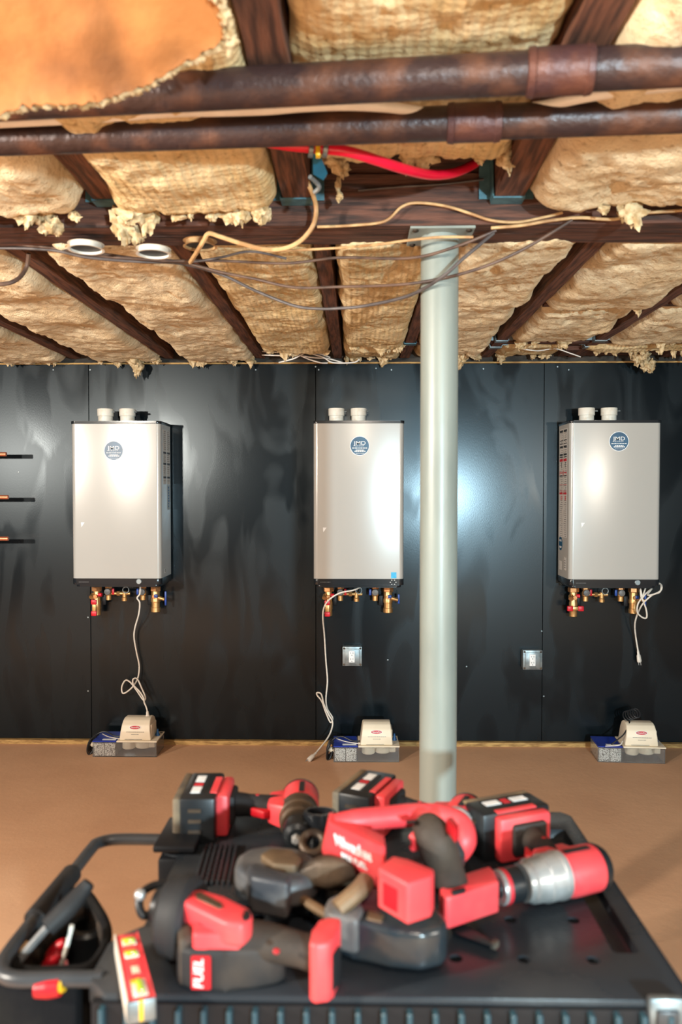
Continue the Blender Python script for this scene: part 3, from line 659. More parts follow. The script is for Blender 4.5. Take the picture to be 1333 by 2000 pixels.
def side_label(root, x, sgn, kind):
    """printed label columns on one side face; x is the face, sgn its outward direction"""
    def patch(y0, y1, z0, z1, m, name, t=.0004):
        MB().box((x + sgn * t, (y0 + y1) / 2, (z0 + z1) / 2), (.0006, y1 - y0, z1 - z0)).build(name, m, lab, smooth=0)
    lab = MB().box((x + sgn * .0001, 4.16, 1.5), (.0004, .002, .002)).build('side_label', M['paper'], root, smooth=0)
    lab['label'] = 'white printed instruction label on the side'
    rnd = random.Random(3)
    if kind == 'A':
        for (y0, y1) in ((4.075, 4.142), (4.155, 4.222)):
            patch(y0, y1, 1.405, 1.685, M['paper'], 'sheet')
            for z in (1.562, 1.505, 1.428 + .007): patch(y0 + .002, y1 - .002, z, z + .010, M['ink'], 'heading', .0008)
            for k in range(26):
                z = 1.676 - k * .0102
                if any(abs(z - q) < .012 for q in (1.567, 1.51, 1.44)): continue
                patch(y0 + .006, y1 - .006 - rnd.uniform(0, .025), z, z + .0028, M['greyink'], 'print_line', .0008)
        patch(4.155, 4.222, 1.27, 1.40, M['caseside'], 'plate_sheet')
        for k in range(8): patch(4.175, 4.19 + rnd.uniform(0, .02), 1.285 + k * .014, 1.292 + k * .014, M['bluefun'], 'print_line', .0008)
        patch(4.088, 4.118, .945, .968, M['paper'], 'tag'); patch(4.092, 4.114, .951, .955, M['greyink'], 'print_line', .0008); patch(4.092, 4.114, .958, .962, M['greyink'], 'print_line', .0008)
    else:
        for (y0, y1) in ((4.072, 4.138), (4.148, 4.214)):
            patch(y0, y1, 1.13, 1.69, M['paper'], 'sheet')
            for z, h, m in ((1.672, .012, 'ink'), (1.628, .004, 'ink'), (1.612, .004, 'ink'), (1.592, .010, 'ink'), (1.552, .010, 'ink'), (1.542, .004, 'ink'), (1.522, .013, 'redink'), (1.445, .005, 'ink'), (1.462, .004, 'redink'), (1.352, .010, 'redink'), (1.368, .003, 'redink'), (1.40, .003, 'redink')):
                patch(y0 + .002, y1 - .002, z, z + h, M[m], 'heading', .0008)
            for z in (1.505, 1.49): patch(y0 + .025, y0 + .032, z, z + .014, M['ink'], 'pictogram', .0008)
            for dy in (.012, .03): patch(y0 + dy, y0 + dy + .008, 1.322, 1.345, M['redink'], 'pictogram', .0008)
            for dy in (.004, .058): patch(y0 + dy, y0 + dy + .005, 1.45, 1.475, M['redink'], 'pictogram', .0008)
            for k in range(50):
                z = 1.665 - k * .0108
                patch(y0 + .006, y1 - .006 - rnd.uniform(0, .03), z, z + .0026, M['greyink'], 'print_line', .0006)
        el = MB(); el.prism([Vector((x + sgn * .0002, 4.185 + .022 * math.cos(a) * 1.6, 1.095 + .036 * math.sin(a))) for a in [k * math.pi / 12 for k in range(24)]],
                            [Vector((x + sgn * .0009, 4.185 + .022 * math.cos(a) * 1.6, 1.095 + .036 * math.sin(a))) for a in [k * math.pi / 12 for k in range(24)]])
        el.build('round_sticker', M['sticker'], lab, smooth=0)
        for z, w_ in ((1.112, .02), (1.107, .02), (1.078, .022), (1.073, .018)): patch(4.185 - w_, 4.185 + w_, z, z + .0035, M['white'], 'print_line', .0012)
        patch(4.075, 4.115, .965, 1.03, M['paper'], 'tag')
        for k in range(4): patch(4.08, 4.11, .975 + k * .012, .979 + k * .012, M['greyink'], 'print_line', .0009)
        patch(4.16, 4.205, .958, 1.005, M['paper'], 'tag')

def heater(cx, label, sk, triz):
    x0, x1 = cx - .228, cx + .228
    r = empty('water_heater', (cx, 4.24, .89), label, 'water heater', 'three wall hung water heaters')
    b = MB(); zprism(b, rr_outline(x0, x1, YF, 4.235, .022), .925, 1.71); b.build('casing', M['case'], r, smooth=25)
    b = MB(); zprism(b, rr_outline(x0 - .003, x1 + .003, YF - .004, 4.238, .022), 1.71, 1.724, .003); b.build('top_cap', M['gloss'], r)
    b = MB(); zprism(b, rr_outline(x0 - .001, x1 + .001, YF - .003, 4.238, .024), .893, .925, .004); zprism(b, rr_outline(x0 + .012, x1 - .012, YF + .012, 4.238, .024), .880, .893, .003)
    bc = b.build('bottom_cover', M['gloss'], r)
    MB().box((cx, 4.247, 1.35), (.30, .022, .70)).build('wall_bracket', M['galv'], r)
    for k, dx in enumerate((-.115, .0) if sk != 'L' else (-.085, .03)):
        X = cx + dx; v = MB()
        v.lathe([(0, .037), (.034, .037), (.036, .041), (.07, .0415), (.073, .040), (.073, .034), (.02, .034)], (X, 4.13, 1.722), (0, 0, 1), 32, cap=False)
        vv = v.build('vent_collar', M['pvc'], r)
        MB().cyl((X + .036, 4.12, 1.722 + .058), (X + .053, 4.118, 1.722 + .058), .0045, n=8).build('clamp_screw', M['galv'], vv)
    # round company sticker
    sz = {'L': 1.574, 'M': 1.597, 'R': 1.618}[sk]; sx = {'L': -1.232, 'M': .0155, 'R': 1.313}[sk]
    s0 = MB().lathe([(0, .0495), (.0008, .0495)], (sx, YF, sz), (0, -1, 0), 48).build('round_sticker', M['white'], r, smooth=0)
    MB().lathe([(0, .0465), (.0014, .0465)], (sx, YF, sz), (0, -1, 0), 48).build('sticker_face', M['sticker'], s0, smooth=0)
    yy = YF - .0020
    text('writing', 'JMD', .027, M['white'], s0, (sx + .001, yy, sz + .013), RX, 1.25)
    text('writing', 'G R O U P', .0085, M['white'], s0, (sx, yy, sz - .0005), RX, 1.15)
    dash = MB(); rnd = random.Random(2)
    def row(z, half, h, lo_, hi_):
        x = sx - half
        while x < sx + half:
            w_ = rnd.uniform(lo_, hi_); dash.box((x + w_ / 2, yy, z), (w_, .0005, h)); x += w_ + .0022
    row(sz - .011, .038, .0038, .004, .012); row(sz - .0215, .020, .0045, .004, .010); row(sz - .0275, .026, .0055, .004, .009); row(sz - .0375, .019, .0022, .003, .007)
    dash.build('fine_print', M['white'], s0, smooth=0)
    # small white corner mark
    tx = x0 + .048 if sk != 'R' else x0 + .06
    MB().prism([Vector((tx, YF, triz)), Vector((tx + .018, YF, triz)), Vector((tx + .002, YF, triz - .024))], [Vector((tx, YF - .0006, triz)), Vector((tx + .018, YF - .0006, triz)), Vector((tx + .002, YF - .0006, triz - .024))]).build('corner_mark', M['white'], r, smooth=0)
    if sk == 'M':
        MB().box((x1 - .05, YF - .0005, .944), (.027, .001, .03)).build('square_sticker', M['cyan'], r, smooth=0)
    # bottom cover fittings
    kx = cx + (.115 if sk != 'M' else .175)
    if sk == 'M':
        text('writing', '........', .03, M['greyink'], bc, (x0 + .06, YF - .0035, .916), RX, 1.0)
        for a in range(6): MB().box((kx + .014 * math.cos(a * 1.05), YF - .0036, .909 + .012 * math.sin(a * 1.05)), (.006, .001, .003)).build('dial_mark', M['white'], bc, smooth=0)
    else:
        MB().lathe([(0, .014), (.004, .0145), (.006, .012)], (kx, YF - .002, .910), (0, -1, 0), 24).build('cover_knob', M['galv'], bc)
        text('writing', '........', .03, M['greyink'], bc, (x0 + .06, YF - .0035, .914), RX, 1.0)
    if sk == 'L': side_label(r, x1, 1, 'A')
    if sk == 'R': side_label(r, x0, -1, 'B')
    VY = 4.19; z0 = .882
    valve_big(r, cx - .158, VY, z0, 'hot', 'red', cross=(sk == 'R'))
    valve_small(r, cx - .095, VY, z0, 'red', True)
    valve_small(r, cx + .088, VY, z0, 'blue')
    valve_big(r, cx + .156, VY, z0, 'cold', 'blue', cross=(sk == 'M'))
    for dx in (-.125, .12): MB().box((cx + dx, VY + .02, .79), (.022, .02, .055), bev=.004).build('mount_clip', M['benchd'], r)
    MB().box((cx + .0, 4.12, .877), (.08, .05, .008), bev=.002).build('drain_plate', M['galv'], r)
    return r
hl = heater(-1.222, 'left grey water heater with printed label on its right side', 'L', 1.21)
hm = heater(.010, 'middle grey water heater with small cyan square sticker', 'M', 1.185)
hr = heater(1.297, 'right grey water heater with red and black printed left side', 'R', 1.21)
def cord(root, pts, plug, r=.0042):
    o = MB().tube([at(*p) for p in pts], r, 8, sub=7).build('power_cord', M['cord'], root)
    a, b = at(*plug[0]), at(*plug[1]); d = (b - a); L_ = d.length; d.normalize()
    MB().lathe([(0, .005), (.004, .007), (L_ * .35, .0085), (L_ * .45, .013), (L_ * .9, .015), (L_, .013)], a, d, 14, sy=.75).build('plug', M['cord'], o)
    s_ = d.orthogonal().normalized()
    if abs(s_.y) > .7: s_ = d.cross(s_)
    pr = MB()
    for k in (-1, 1): pr.box(b + d * .008 + s_ * .006 * k, (.003, .003, .018), d.to_track_quat('Z', 'Y').to_matrix())
    pr.build('prong', M['steel'], o, smooth=0)
    return o
cord(hl, [(274, 1146, 4.14), (273, 1160, 4.14), (268, 1168, 4.14), (273, 1178, 4.14), (271, 1200, 4.16), (264, 1225, 4.2), (262, 1245, 4.22), (267, 1275, 4.23), (272, 1300, 4.23), (270, 1322, 4.22), (262, 1338, 4.2), (250, 1350, 4.19), (240, 1354, 4.19), (238, 1342, 4.2), (245, 1329, 4.2), (255, 1333, 4.2), (268, 1350, 4.2), (280, 1367, 4.19), (284, 1362, 4.19), (276, 1342, 4.19), (268, 1326, 4.19), (260, 1327, 4.18), (261, 1338, 4.18), (272, 1350, 4.18), (280, 1362, 4.17), (282, 1372, 4.16), (286, 1382, 4.14), (288, 1390, 4.13)], [(288, 1389, 4.13), (289, 1409, 4.13)])
cord(hm, [(704, 1147, 4.12), (690, 1153, 4.1), (665, 1158, 4.1), (645, 1170, 4.1), (634, 1185, 4.11), (631, 1205, 4.14), (634, 1240, 4.2), (637, 1290, 4.23), (640, 1330, 4.23), (637, 1365, 4.22), (640, 1385, 4.21), (650, 1402, 4.2), (646, 1411, 4.2), (637, 1392, 4.2), (629, 1370, 4.2), (620, 1358, 4.2), (620, 1353, 4.2), (628, 1356, 4.19), (633, 1375, 4.19), (642, 1395, 4.19), (650, 1410, 4.18), (647, 1428, 4.15), (638, 1445, 4.1), (622, 1465, 4.05), (617, 1471, 4.03)], [(618, 1470, 4.03), (603, 1485, 3.99)])
cord(hr, [(1262, 1148, 4.12), (1256, 1165, 4.1), (1247, 1180, 4.1), (1246, 1196, 4.11), (1256, 1206, 4.12), (1264, 1206, 4.12), (1263, 1190, 4.11), (1256, 1170, 4.1), (1252, 1150, 4.11), (1254, 1168, 4.1), (1262, 1160, 4.1), (1274, 1150, 4.12), (1266, 1162, 4.09), (1280, 1160, 4.07), (1292, 1153, 4.07), (1293, 1143, 4.08), (1285, 1139, 4.1), (1292, 1142, 4.08), (1290, 1156, 4.07), (1274, 1163, 4.08), (1256, 1180, 4.1), (1246, 1200, 4.14), (1241, 1220, 4.18), (1243, 1245, 4.22), (1247, 1270, 4.23)], [(1247, 1270, 4.23), (1250, 1293, 4.23)])

# ------------------------------------------------------------------ outlets
def outlet(px, py, label, dx=0):
    c = at(px, py, WY - .05); r = empty('outlet', (c.x, WY, c.z), label, 'outlet', 'metal boxed wall outlets')
    s_ = .0515; b = MB(); b.box((c.x, WY - .025, c.z), (2 * s_ - .002, .05, 2 * s_ - .002), bev=.006, seg=3); b.build('box', M['galv'], r)
    cv = MB(); cv.box((c.x, WY - .0515, c.z), (2 * s_, .004, 2 * s_), bev=.0015); cv.box((c.x, WY - .055, c.z - .002), (.078, .006, .085), bev=.003, seg=2)
    cv = cv.build('cover', M['galv'], r)
    for sx in (-1, 1):
        for sz in (-1, 1):
            MB().lathe([(0, .006), (.002, .0055), (.003, .003)], (c.x + sx * .043, WY - .0535, c.z + sz * .043), (0, -1, 0), 10).build('screw', M['steeld'], cv)
    rc = MB().box((c.x - .002, WY - .0595, c.z), (.031, .006, .062), bev=.002).build('receptacle', M['white'], r)
    sl = MB()
    for dz in (.014, -.018):
        for sx in (-1, 1): sl.box((c.x - .002 + sx * .006, WY - .0628, c.z + dz + .006), (.002, .001, .008))
        sl.lathe([(0, .0024), (.001, .0024)], (c.x - .002, WY - .0622, c.z + dz - .006), (0, -1, 0), 8)
    sl.build('slots', M['ink'], rc, smooth=0)
outlet(688.5, 1282, 'square metal outlet box under the middle water heater')
outlet(1041, 1289, 'square metal outlet box left of the hanging plug at the right')

# ------------------------------------------------------------------ copper stubs
for (px, py, l) in ((12, 887, 'topmost copper pipe stub at the left picture edge'), (16, 971, 'middle copper pipe stub at the left picture edge'), (16, 1052, 'lowest copper pipe stub at the left picture edge')):
    e = at(px, py, 4.10); r = .0112
    b = MB(); b.tube([(e.x - .62, WY, e.z), (e.x - .62, 4.16, e.z), (e.x - .60, 4.115, e.z), (e.x - .55, 4.10, e.z), (e.x - .3, 4.10, e.z), (e.x, 4.10, e.z)], r, 18)
    b.lathe([(0, r * .8), (-.02, r * .8)], e + Vector((.0006, 0, 0)), (1, 0, 0), 18)
    o = b.build('copper_pipe', M['copper']); tag(o, l, 'pipe', 'copper stubs')

# ------------------------------------------------------------------ condensate pumps on the floor
def pump(cx, yf, yaw, label, coil):
    """clear tray holding bead boxes at the left and an ivory pump head at the right"""
    r = empty('condensate_pump', (cx, yf + .08, 0), label, 'pump', 'condensate pumps on the floor')
    T = Matrix.Translation((cx, yf + .08, 0)) @ Matrix.Rotation(yaw, 4, 'Z')
    W, D, H = .33, .16, .078
    def mb(): return MB(T)
    t = mb(); th = .003
    t.box((0, 0, th / 2 + .001), (W, D, th)); t.box((0, -D / 2 + th / 2, H / 2), (W, th, H - .006)); t.box((0, D / 2 - th / 2, H / 2), (W, th, H - .006))
    t.box((-W / 2 + th / 2, 0, H / 2), (th, D - .008, H - .006)); t.box((W / 2 - th / 2, 0, H / 2), (th, D - .008, H - .006))
    t.box((-.045, 0, H / 2), (.002, D - .01, H - .01))
    t.build('tray', M['clear'], r, smooth=0)
    for k in range(2):
        mb().box((-.132 + k * .056, -.004, .037), (.054, D - .018, .066), bev=.004).build('bead_box', M['beads'], r)
    l = mb(); l.prism([Vector(p) for p in ((-.166, -.082, H), (-.042, -.082, H), (-.042, .082, H), (-.166, .082, H))], [Vector(p) for p in ((-.166, -.082, H + .005), (-.046, -.082, H + .005), (-.046, .082, H + .005), (-.166, .082, H + .005))])
    bl = l.build('blue_lid', M['bluelid'], r, smooth=0)
    mb().box((-.085, -.055, H + .0056), (.07, .018, .0015)).build('lid_print', M['white'], bl, smooth=0)
    p = mb(); p.prism([Vector(q) for q in ((-.04, -.084, H), (.168, -.084, H), (.168, .084, H), (-.04, .084, H))], [Vector(q) for q in ((-.04, -.084, H + .006), (.168, -.084, H + .006), (.168, .084, H + .006), (-.04, .084, H + .006))])
    p.build('platform', M['pump'], r, smooth=0)
    u = mb(); u.lathe([(0, .034), (.04, .034), (.045, .028)], (.012, -.035, H), (0, 0, -1), 28); u.lathe([(0, .042), (.036, .042), (.042, .034)], (.085, -.025, H), (0, 0, -1), 28)
    u.box((.045, -.03, H - .014), (.06, .03, .026), bev=.004); u.box((.135, -.03, H - .018), (.03, .05, .036), bev=.004)
    u.build('float_cup', M['pump'], r)
    # pump head: tapering hood with a curved top
    prof = [(-.078, .0), (-.078, .045), (-.066, .078), (-.046, .098), (-.02, .106), (.03, .104), (.052, .095), (.066, .07), (.068, .0)]
    hx0, hx1 = -.03, .135; hz = H + .006
    h = mb()
    n = len(prof)
    bot = [Vector((hx0, y * .92, hz + z)) for y, z in prof]; top = [Vector((hx1, y * .92, hz + z)) for y, z in prof]
    h.prism([v + Vector((.014 * (v.z - hz) / .1, 0, 0)) for v in bot], [v - Vector((.010 * (v.z - hz) / .1, 0, 0)) for v in top], .006, 3)
    hd = h.build('pump_head', M['pump'], r, smooth=40)
    mb().box((.128, 0, hz + .04), (.012, .10, .07), bev=.01, seg=3).build('end_rib', M['pump'], r)
    yy = -.074
    Rt = Matrix.Rotation(yaw, 3, 'Z') @ Matrix.Rotation(math.radians(90 - 12), 3, 'X')
    def loc(x, z):      # a point on the front of the hood
        y = -.078 * .92 - .0012 if z < .045 else -.078 * .92 + (z - .045) / .033 * .011 - .0018
        return T @ Vector((x, y, hz + z))
    e = MB(); c = loc(.052, .066); ax = Rt @ Vector((1, 0, 0)); az = Rt @ Vector((0, 1, 0)); an = Rt @ Vector((0, 0, 1))
    for (sc, off, m_, nm) in ((1.15, 0, 'white', 'logo_border'), (1.0, .0006, 'redink', 'logo')):
        e = MB(); ring = [ax * (.027 * sc * math.cos(q)) + az * (.0085 * sc * math.sin(q)) for q in [k * math.pi / 12 for k in range(24)]]
        e.prism([c + v - an * .003 for v in ring], [c + v + an * (.0012 + off) for v in ring]); e.build(nm, M[m_], hd, smooth=0)
    text('writing', 'NeutraPro', .0105, M['white'], hd, c + an * .0024, Rt, .95, .2)
    fp = MB(T); rnd = random.Random(4)
    for (z, half, hh) in ((.044, .044, .002), (.032, .018, .0018)):
        x = .052 - half
        while x < .052 + half:
            w_ = rnd.uniform(.004, .01); fp.box((x + w_ / 2, -.0735, hz + z), (w_, .001, hh)); x += w_ + .002
    fp.box((.045, -.0735, hz + .006), (.09, .001, .0018))
    fp.build('fine_print', M['greyink'], hd, smooth=0)
    mb().lathe([(0, .013), (.003, .013), (.018, .006), (.034, .0045)], (.148, .015, hz), (0, 0, 1), 18).build('funnel', M['bluefun'], r)
    mb().cyl((.156, .062, H + .0062), (.156, .062, H + .0066), .008, n=14).build('port', M['steeld'], r)
    if coil == 'right':
        mb().tube([(.0, .02, hz + .105), (.005, -.02, hz + .105), (-.03, -.06, hz + .06), (-.07, -.075, hz + .03), (-.1, -.08, hz + .008)], .0035).build('discharge_cord', M['blackcord'], r)
        c = mb()
        for k in range(5):
            a0 = k * .5; cc = Vector((.005 + .012 * k, .03, hz + .112 + .004 * k))
            c.tube([cc + Vector((.018 * math.cos(a), .02 * math.sin(a), .018 * math.sin(a) + .012)) for a in [a0 + q * math.pi / 5 for q in range(10)]], .0035, closed=True, sub=3)
        c.build('cord_coil', M['blackcord'], r)
        mb().tube([(-.13, -.083, hz + .0), (-.06, -.08, hz + .006), (-.04, -.06, hz + .02)], .003).build('white_lead', M['cord'], r)
    else:
        c = mb()
        for k in range(7):
            cc = Vector((-.185 + .003 * (k % 3), -.05 + .012 * k, .045)); a0 = k * .4
            c.tube([cc + Vector((.014 * math.cos(a) + .008 * math.sin(a), .01 * math.cos(a), .042 * math.sin(a))) for a in [a0 + q * math.pi / 6 for q in range(12)]], .0035, closed=True, sub=3)
        c.build('cord_coil', M['blackcord'], r)
        mb().tube([(-.18, 0, .075), (-.16, 0, H + .02), (-.12, 0, H + .028), (-.07, -.02, H + .012), (-.03, -.02, H + .012)], .0035).build('discharge_cord', M['blackcord'], r)
        mb().tube([(-.15, .03, H + .008), (-.1, -.02, H + .008), (-.05, -.05, H + .01), (-.03, -.06, H + .012)], .0025).build('white_lead', M['cord'], r)
        mb().lathe([(0, .014), (.02, .014), (.022, .010), (.03, .010)], (-.165, -.03, .05), (-1, 0, 0), 14).build('inlet', M['pump'], r)
    return r
pump(-1.195, 4.04, 0.0, 'left condensate pump below the left heater, with black coil at its left', 'left')
pump(.048, 3.985, 0.02, 'middle condensate pump beside the lying white plug', 'left')
pump(1.39, 4.0, -.06, 'right condensate pump with black cord coil on top', 'right')

# ================================================================== BENCH
bench = empty('work_bench', (.03, 1.2, 0), 'black plastic work bench with a holed top, strewn with red tools', 'bench')
XL, XR, YFR, YB = -.325, .399, .925, 1.475
def boolean_cut(o, cutters):
    dg = None
    for c in cutters:
        m = o.modifiers.new('b', 'BOOLEAN'); m.operation = 'DIFFERENCE'; m.object = c; m.solver = 'EXACT'
    dg = bpy.context.evaluated_depsgraph_get()
    me = bpy.data.meshes.new_from_object(o.evaluated_get(dg))
    o.modifiers.clear(); o.data = me
    for c in cutters: bpy.data.objects.remove(c)
    me.shade_smooth(); me.set_sharp_from_angle(angle=math.radians(30))
outl = [(XL + .025, YFR), (XR - .01, YFR), (XR, YFR + .01), (XR - .003, YB - .018), (XR - .018, YB), (-.30, YB), (-.318, YB - .02), (-.318, 1.29), (-.288, 1.28), (-.288, 1.07), (-.318, 1.052), (XL - .004, 1.03), (XL - .004, YFR + .03)]
b = MB(); b.prism([Vector((x, y, BH - .032)) for x, y in outl], [Vector((x, y, BH)) for x, y in outl], .004, 2)
top = b.build('bench_top', M['bench'], bench, smooth=30)
cut = MB()
for kx in range(-5, 2):
    for ky in range(0, 4):
        cut.cyl((.2145 + .0875 * kx, 1.004 + .0935 * ky, BH - .02), (.2145 + .0875 * kx, 1.004 + .0935 * ky, BH + .02), .0088, n=20)
cut.box((.350, 1.12, BH), (.034, .20, .036), bev=.006, seg=2)
cut.box((.350, 1.345, BH), (.034, .10, .036), bev=.006, seg=2)
cutter = cut.build('cutter', M['bench'])
boolean_cut(top, [cutter])
MB().box((.03, 1.20, BH - .36), (.66, .50, .63), bev=.01).build('cabinet', M['benchd'], bench)
MB().box((.036, YFR + .0, BH - .064), (.70, .012, .112)).build('front_panel', M['benchd'], bench, smooth=0)
for k in range(23):
    MB().box((-.300 + k * .0302, YFR - .010, BH - .066), (.006, .014, .112), bev=.0015, seg=1).build('rib', M['rib'], bench, smooth=30)
lt = MB().box((.362, .922, BH - .018), (.042, .012, .05), bev=.004).build('latch', M['galv'], bench); lt['label'] = 'pale latch at the right end of the front edge'
MB().box((.362, .914, BH - .02), (.026, .006, .03), bev=.002).build('latch_plate', M['handle'], lt)
for sx in (-.25, .31):
    for sy in (1.0, 1.4):
        MB().lathe([(-.015, .045), (-.012, .05), (.012, .05), (.015, .045)], (sx, sy, .05), (1, 0, 0), 24).build('wheel', M['blk'], bench)
        MB().box((sx, sy, .09), (.04, .05, .06)).build('caster_fork', M['galv'], bench)
bk = MB(); bk.box((-.30, 1.325, BH - .04), (.05, .10, .075), bev=.006); bk.box((-.298, 1.335, BH + .012), (.07, .12, .012), bev=.004); bk.box((-.31, 1.335, BH - .075), (.04, .07, .06), bev=.006)
bk.build('side_bracket', M['benchd'], bench)
pad = MB()
for k in range(7): pad.box((-.236 + k * .0085 - .012, 1.25, BH + .003), (.005, .13, .008), RZ(.06), .0015, 1)
pad.build('ridged_pad', M['bench'], bench)
loop = [onz(328, 1634, BH), onz(290, 1633, BH), onz(225, 1633, BH), onz(192, 1640, BH), onz(178, 1652, BH), onz(142, 1697, BH), onz(65, 1790, BH), onz(15, 1855, BH), onz(4, 1880, BH), onz(10, 1897, BH), onz(40, 1904, BH), onz(100, 1903, BH), onz(165, 1903, BH), onz(200, 1903, BH)]
for i, p in enumerate(loop): p.z = BH - .006
MB().tube(loop, .0098, 14).build('pull_handle', M['handle'], bench)
gp = [onz(140, 1700, BH), onz(105, 1742, BH), onz(67, 1788, BH)]
for p in gp: p.z = BH - .006
MB().tube(gp, .0155, 16).build('handle_grip', M['rub'], bench)

# ------------------------------------------------------------------ tool bag beside the bench, hung in the pull handle
bagr = empty('tool_bag', (-.38, 1.1, .45), 'open black tool bag hung in the pull handle beside the bench', 'bag')
rim = [onz(28, 1880, .765), onz(70, 1800, .765), onz(125, 1750, .765), onz(164, 1744, .765), onz(190, 1775, .765), onz(208, 1812, .765), onz(204, 1852, .765), onz(172, 1890, .765), onz(110, 1897, .765), onz(55, 1897, .765)]
cen = sum(rim, Vector()) / len(rim)
low = [cen + (p - cen) * .8 + Vector((0, 0, -.28)) for p in rim]
rin = [cen + (p - cen) * .95 for p in rim]; lin_ = [cen + (p - cen) * .76 + Vector((0, 0, -.27)) for p in rim]
b = MB(); n = len(rim)
b._add(rim + low, [(i, (i + 1) % n, n + (i + 1) % n, n + i) for i in range(n)] + [tuple(range(n, 2 * n))])
b.build('bag_shell', M['bag'], bagr, smooth=50)
b = MB(); b._add(rin + lin_, [(i, (i + 1) % n, n + (i + 1) % n, n + i) for i in range(n)] + [tuple(range(n, 2 * n))])
b.build('bag_lining', M['bagin'], bagr, smooth=50)
MB().tube(rim, .007, 10, closed=True).build('bag_rim', M['bag'], bagr)
fp = [at(-40, 1910, .965), at(150, 1915, .965), at(150, 2100, .965), at(-40, 2100, .965)]
b = MB(); b.prism([p + Vector((0, .03, 0)) for p in fp], fp, .008, 2); b.build('front_pocket', M['bag'], bagr)
def tool(name, label, cat, parts, group='hand tools in the tool bag'):
    c = parts[0][1]; root = empty(name, Vector((c[0].x, c[0].y, min(p.z for _, ps, _, _ in parts for p in ps))), label, cat, group)
    for nm, ps, rad, m in parts: MB().tube(ps, rad, 12).build(nm, m, root)
    return root
tool('pry_bar', 'long black gripped pry bar leaning across the tool bag', 'pry bar', [('grip', [onz(174, 1724, .84), onz(160, 1742, .83), onz(128, 1778, .815), onz(92, 1812, .80)], [.0085, .0115, .0135, .0125], M['rub']), ('shaft', [onz(92, 1812, .80), onz(60, 1848, .78), onz(28, 1886, .755)], [.006, .0055, .006], M['guard'])])
tool('pliers', 'red handled pliers in the tool bag', 'pliers', [('handle', [onz(128, 1840, .76), onz(112, 1852, .75), onz(98, 1868, .73)], [.006, .009, .008], M['redd']), ('handle', [onz(115, 1862, .76), onz(100, 1878, .75), onz(88, 1892, .735)], [.006, .009, .008], M['redd'])])
tool('screwdriver', 'thin bright screwdriver shank standing in the tool bag', 'screwdriver', [('shank', [onz(140, 1808, .80), onz(130, 1850, .77), onz(118, 1888, .74)], .003, M['pvc']), ('handle', [onz(119, 1885, .742), onz(114, 1905, .70)], .009, M['redd'])])
tool('chisel', 'small tan handled chisel at the left inside the tool bag', 'chisel', [('handle', [onz(38, 1868, .765), onz(48, 1845, .765)], .006, M['tan']), ('blade', [onz(38, 1868, .765), onz(30, 1884, .74)], .003, M['steel'])])
sk = MB(); c = onz(170, 1832, .72); sk.lathe([(0, .03), (.045, .032), (.05, .028), (.05, .018), (.02, .016)], c - Vector((0, 0, .03)), (0, 0, 1), 24)
tag(sk.build('socket', M['blk']), 'round black socket in the right corner of the tool bag', 'socket', 'hand tools in the tool bag')
tool('utility_knife', 'red and yellow utility knife in the front bag pocket', 'knife', [('handle', [at(70, 1932, .955), at(95, 1930, .955), at(118, 1927, .955)], [.010, .012, .011], M['redd']), ('end', [at(115, 1927, .955), at(124, 1924, .955)], .008, M['yellow'])])

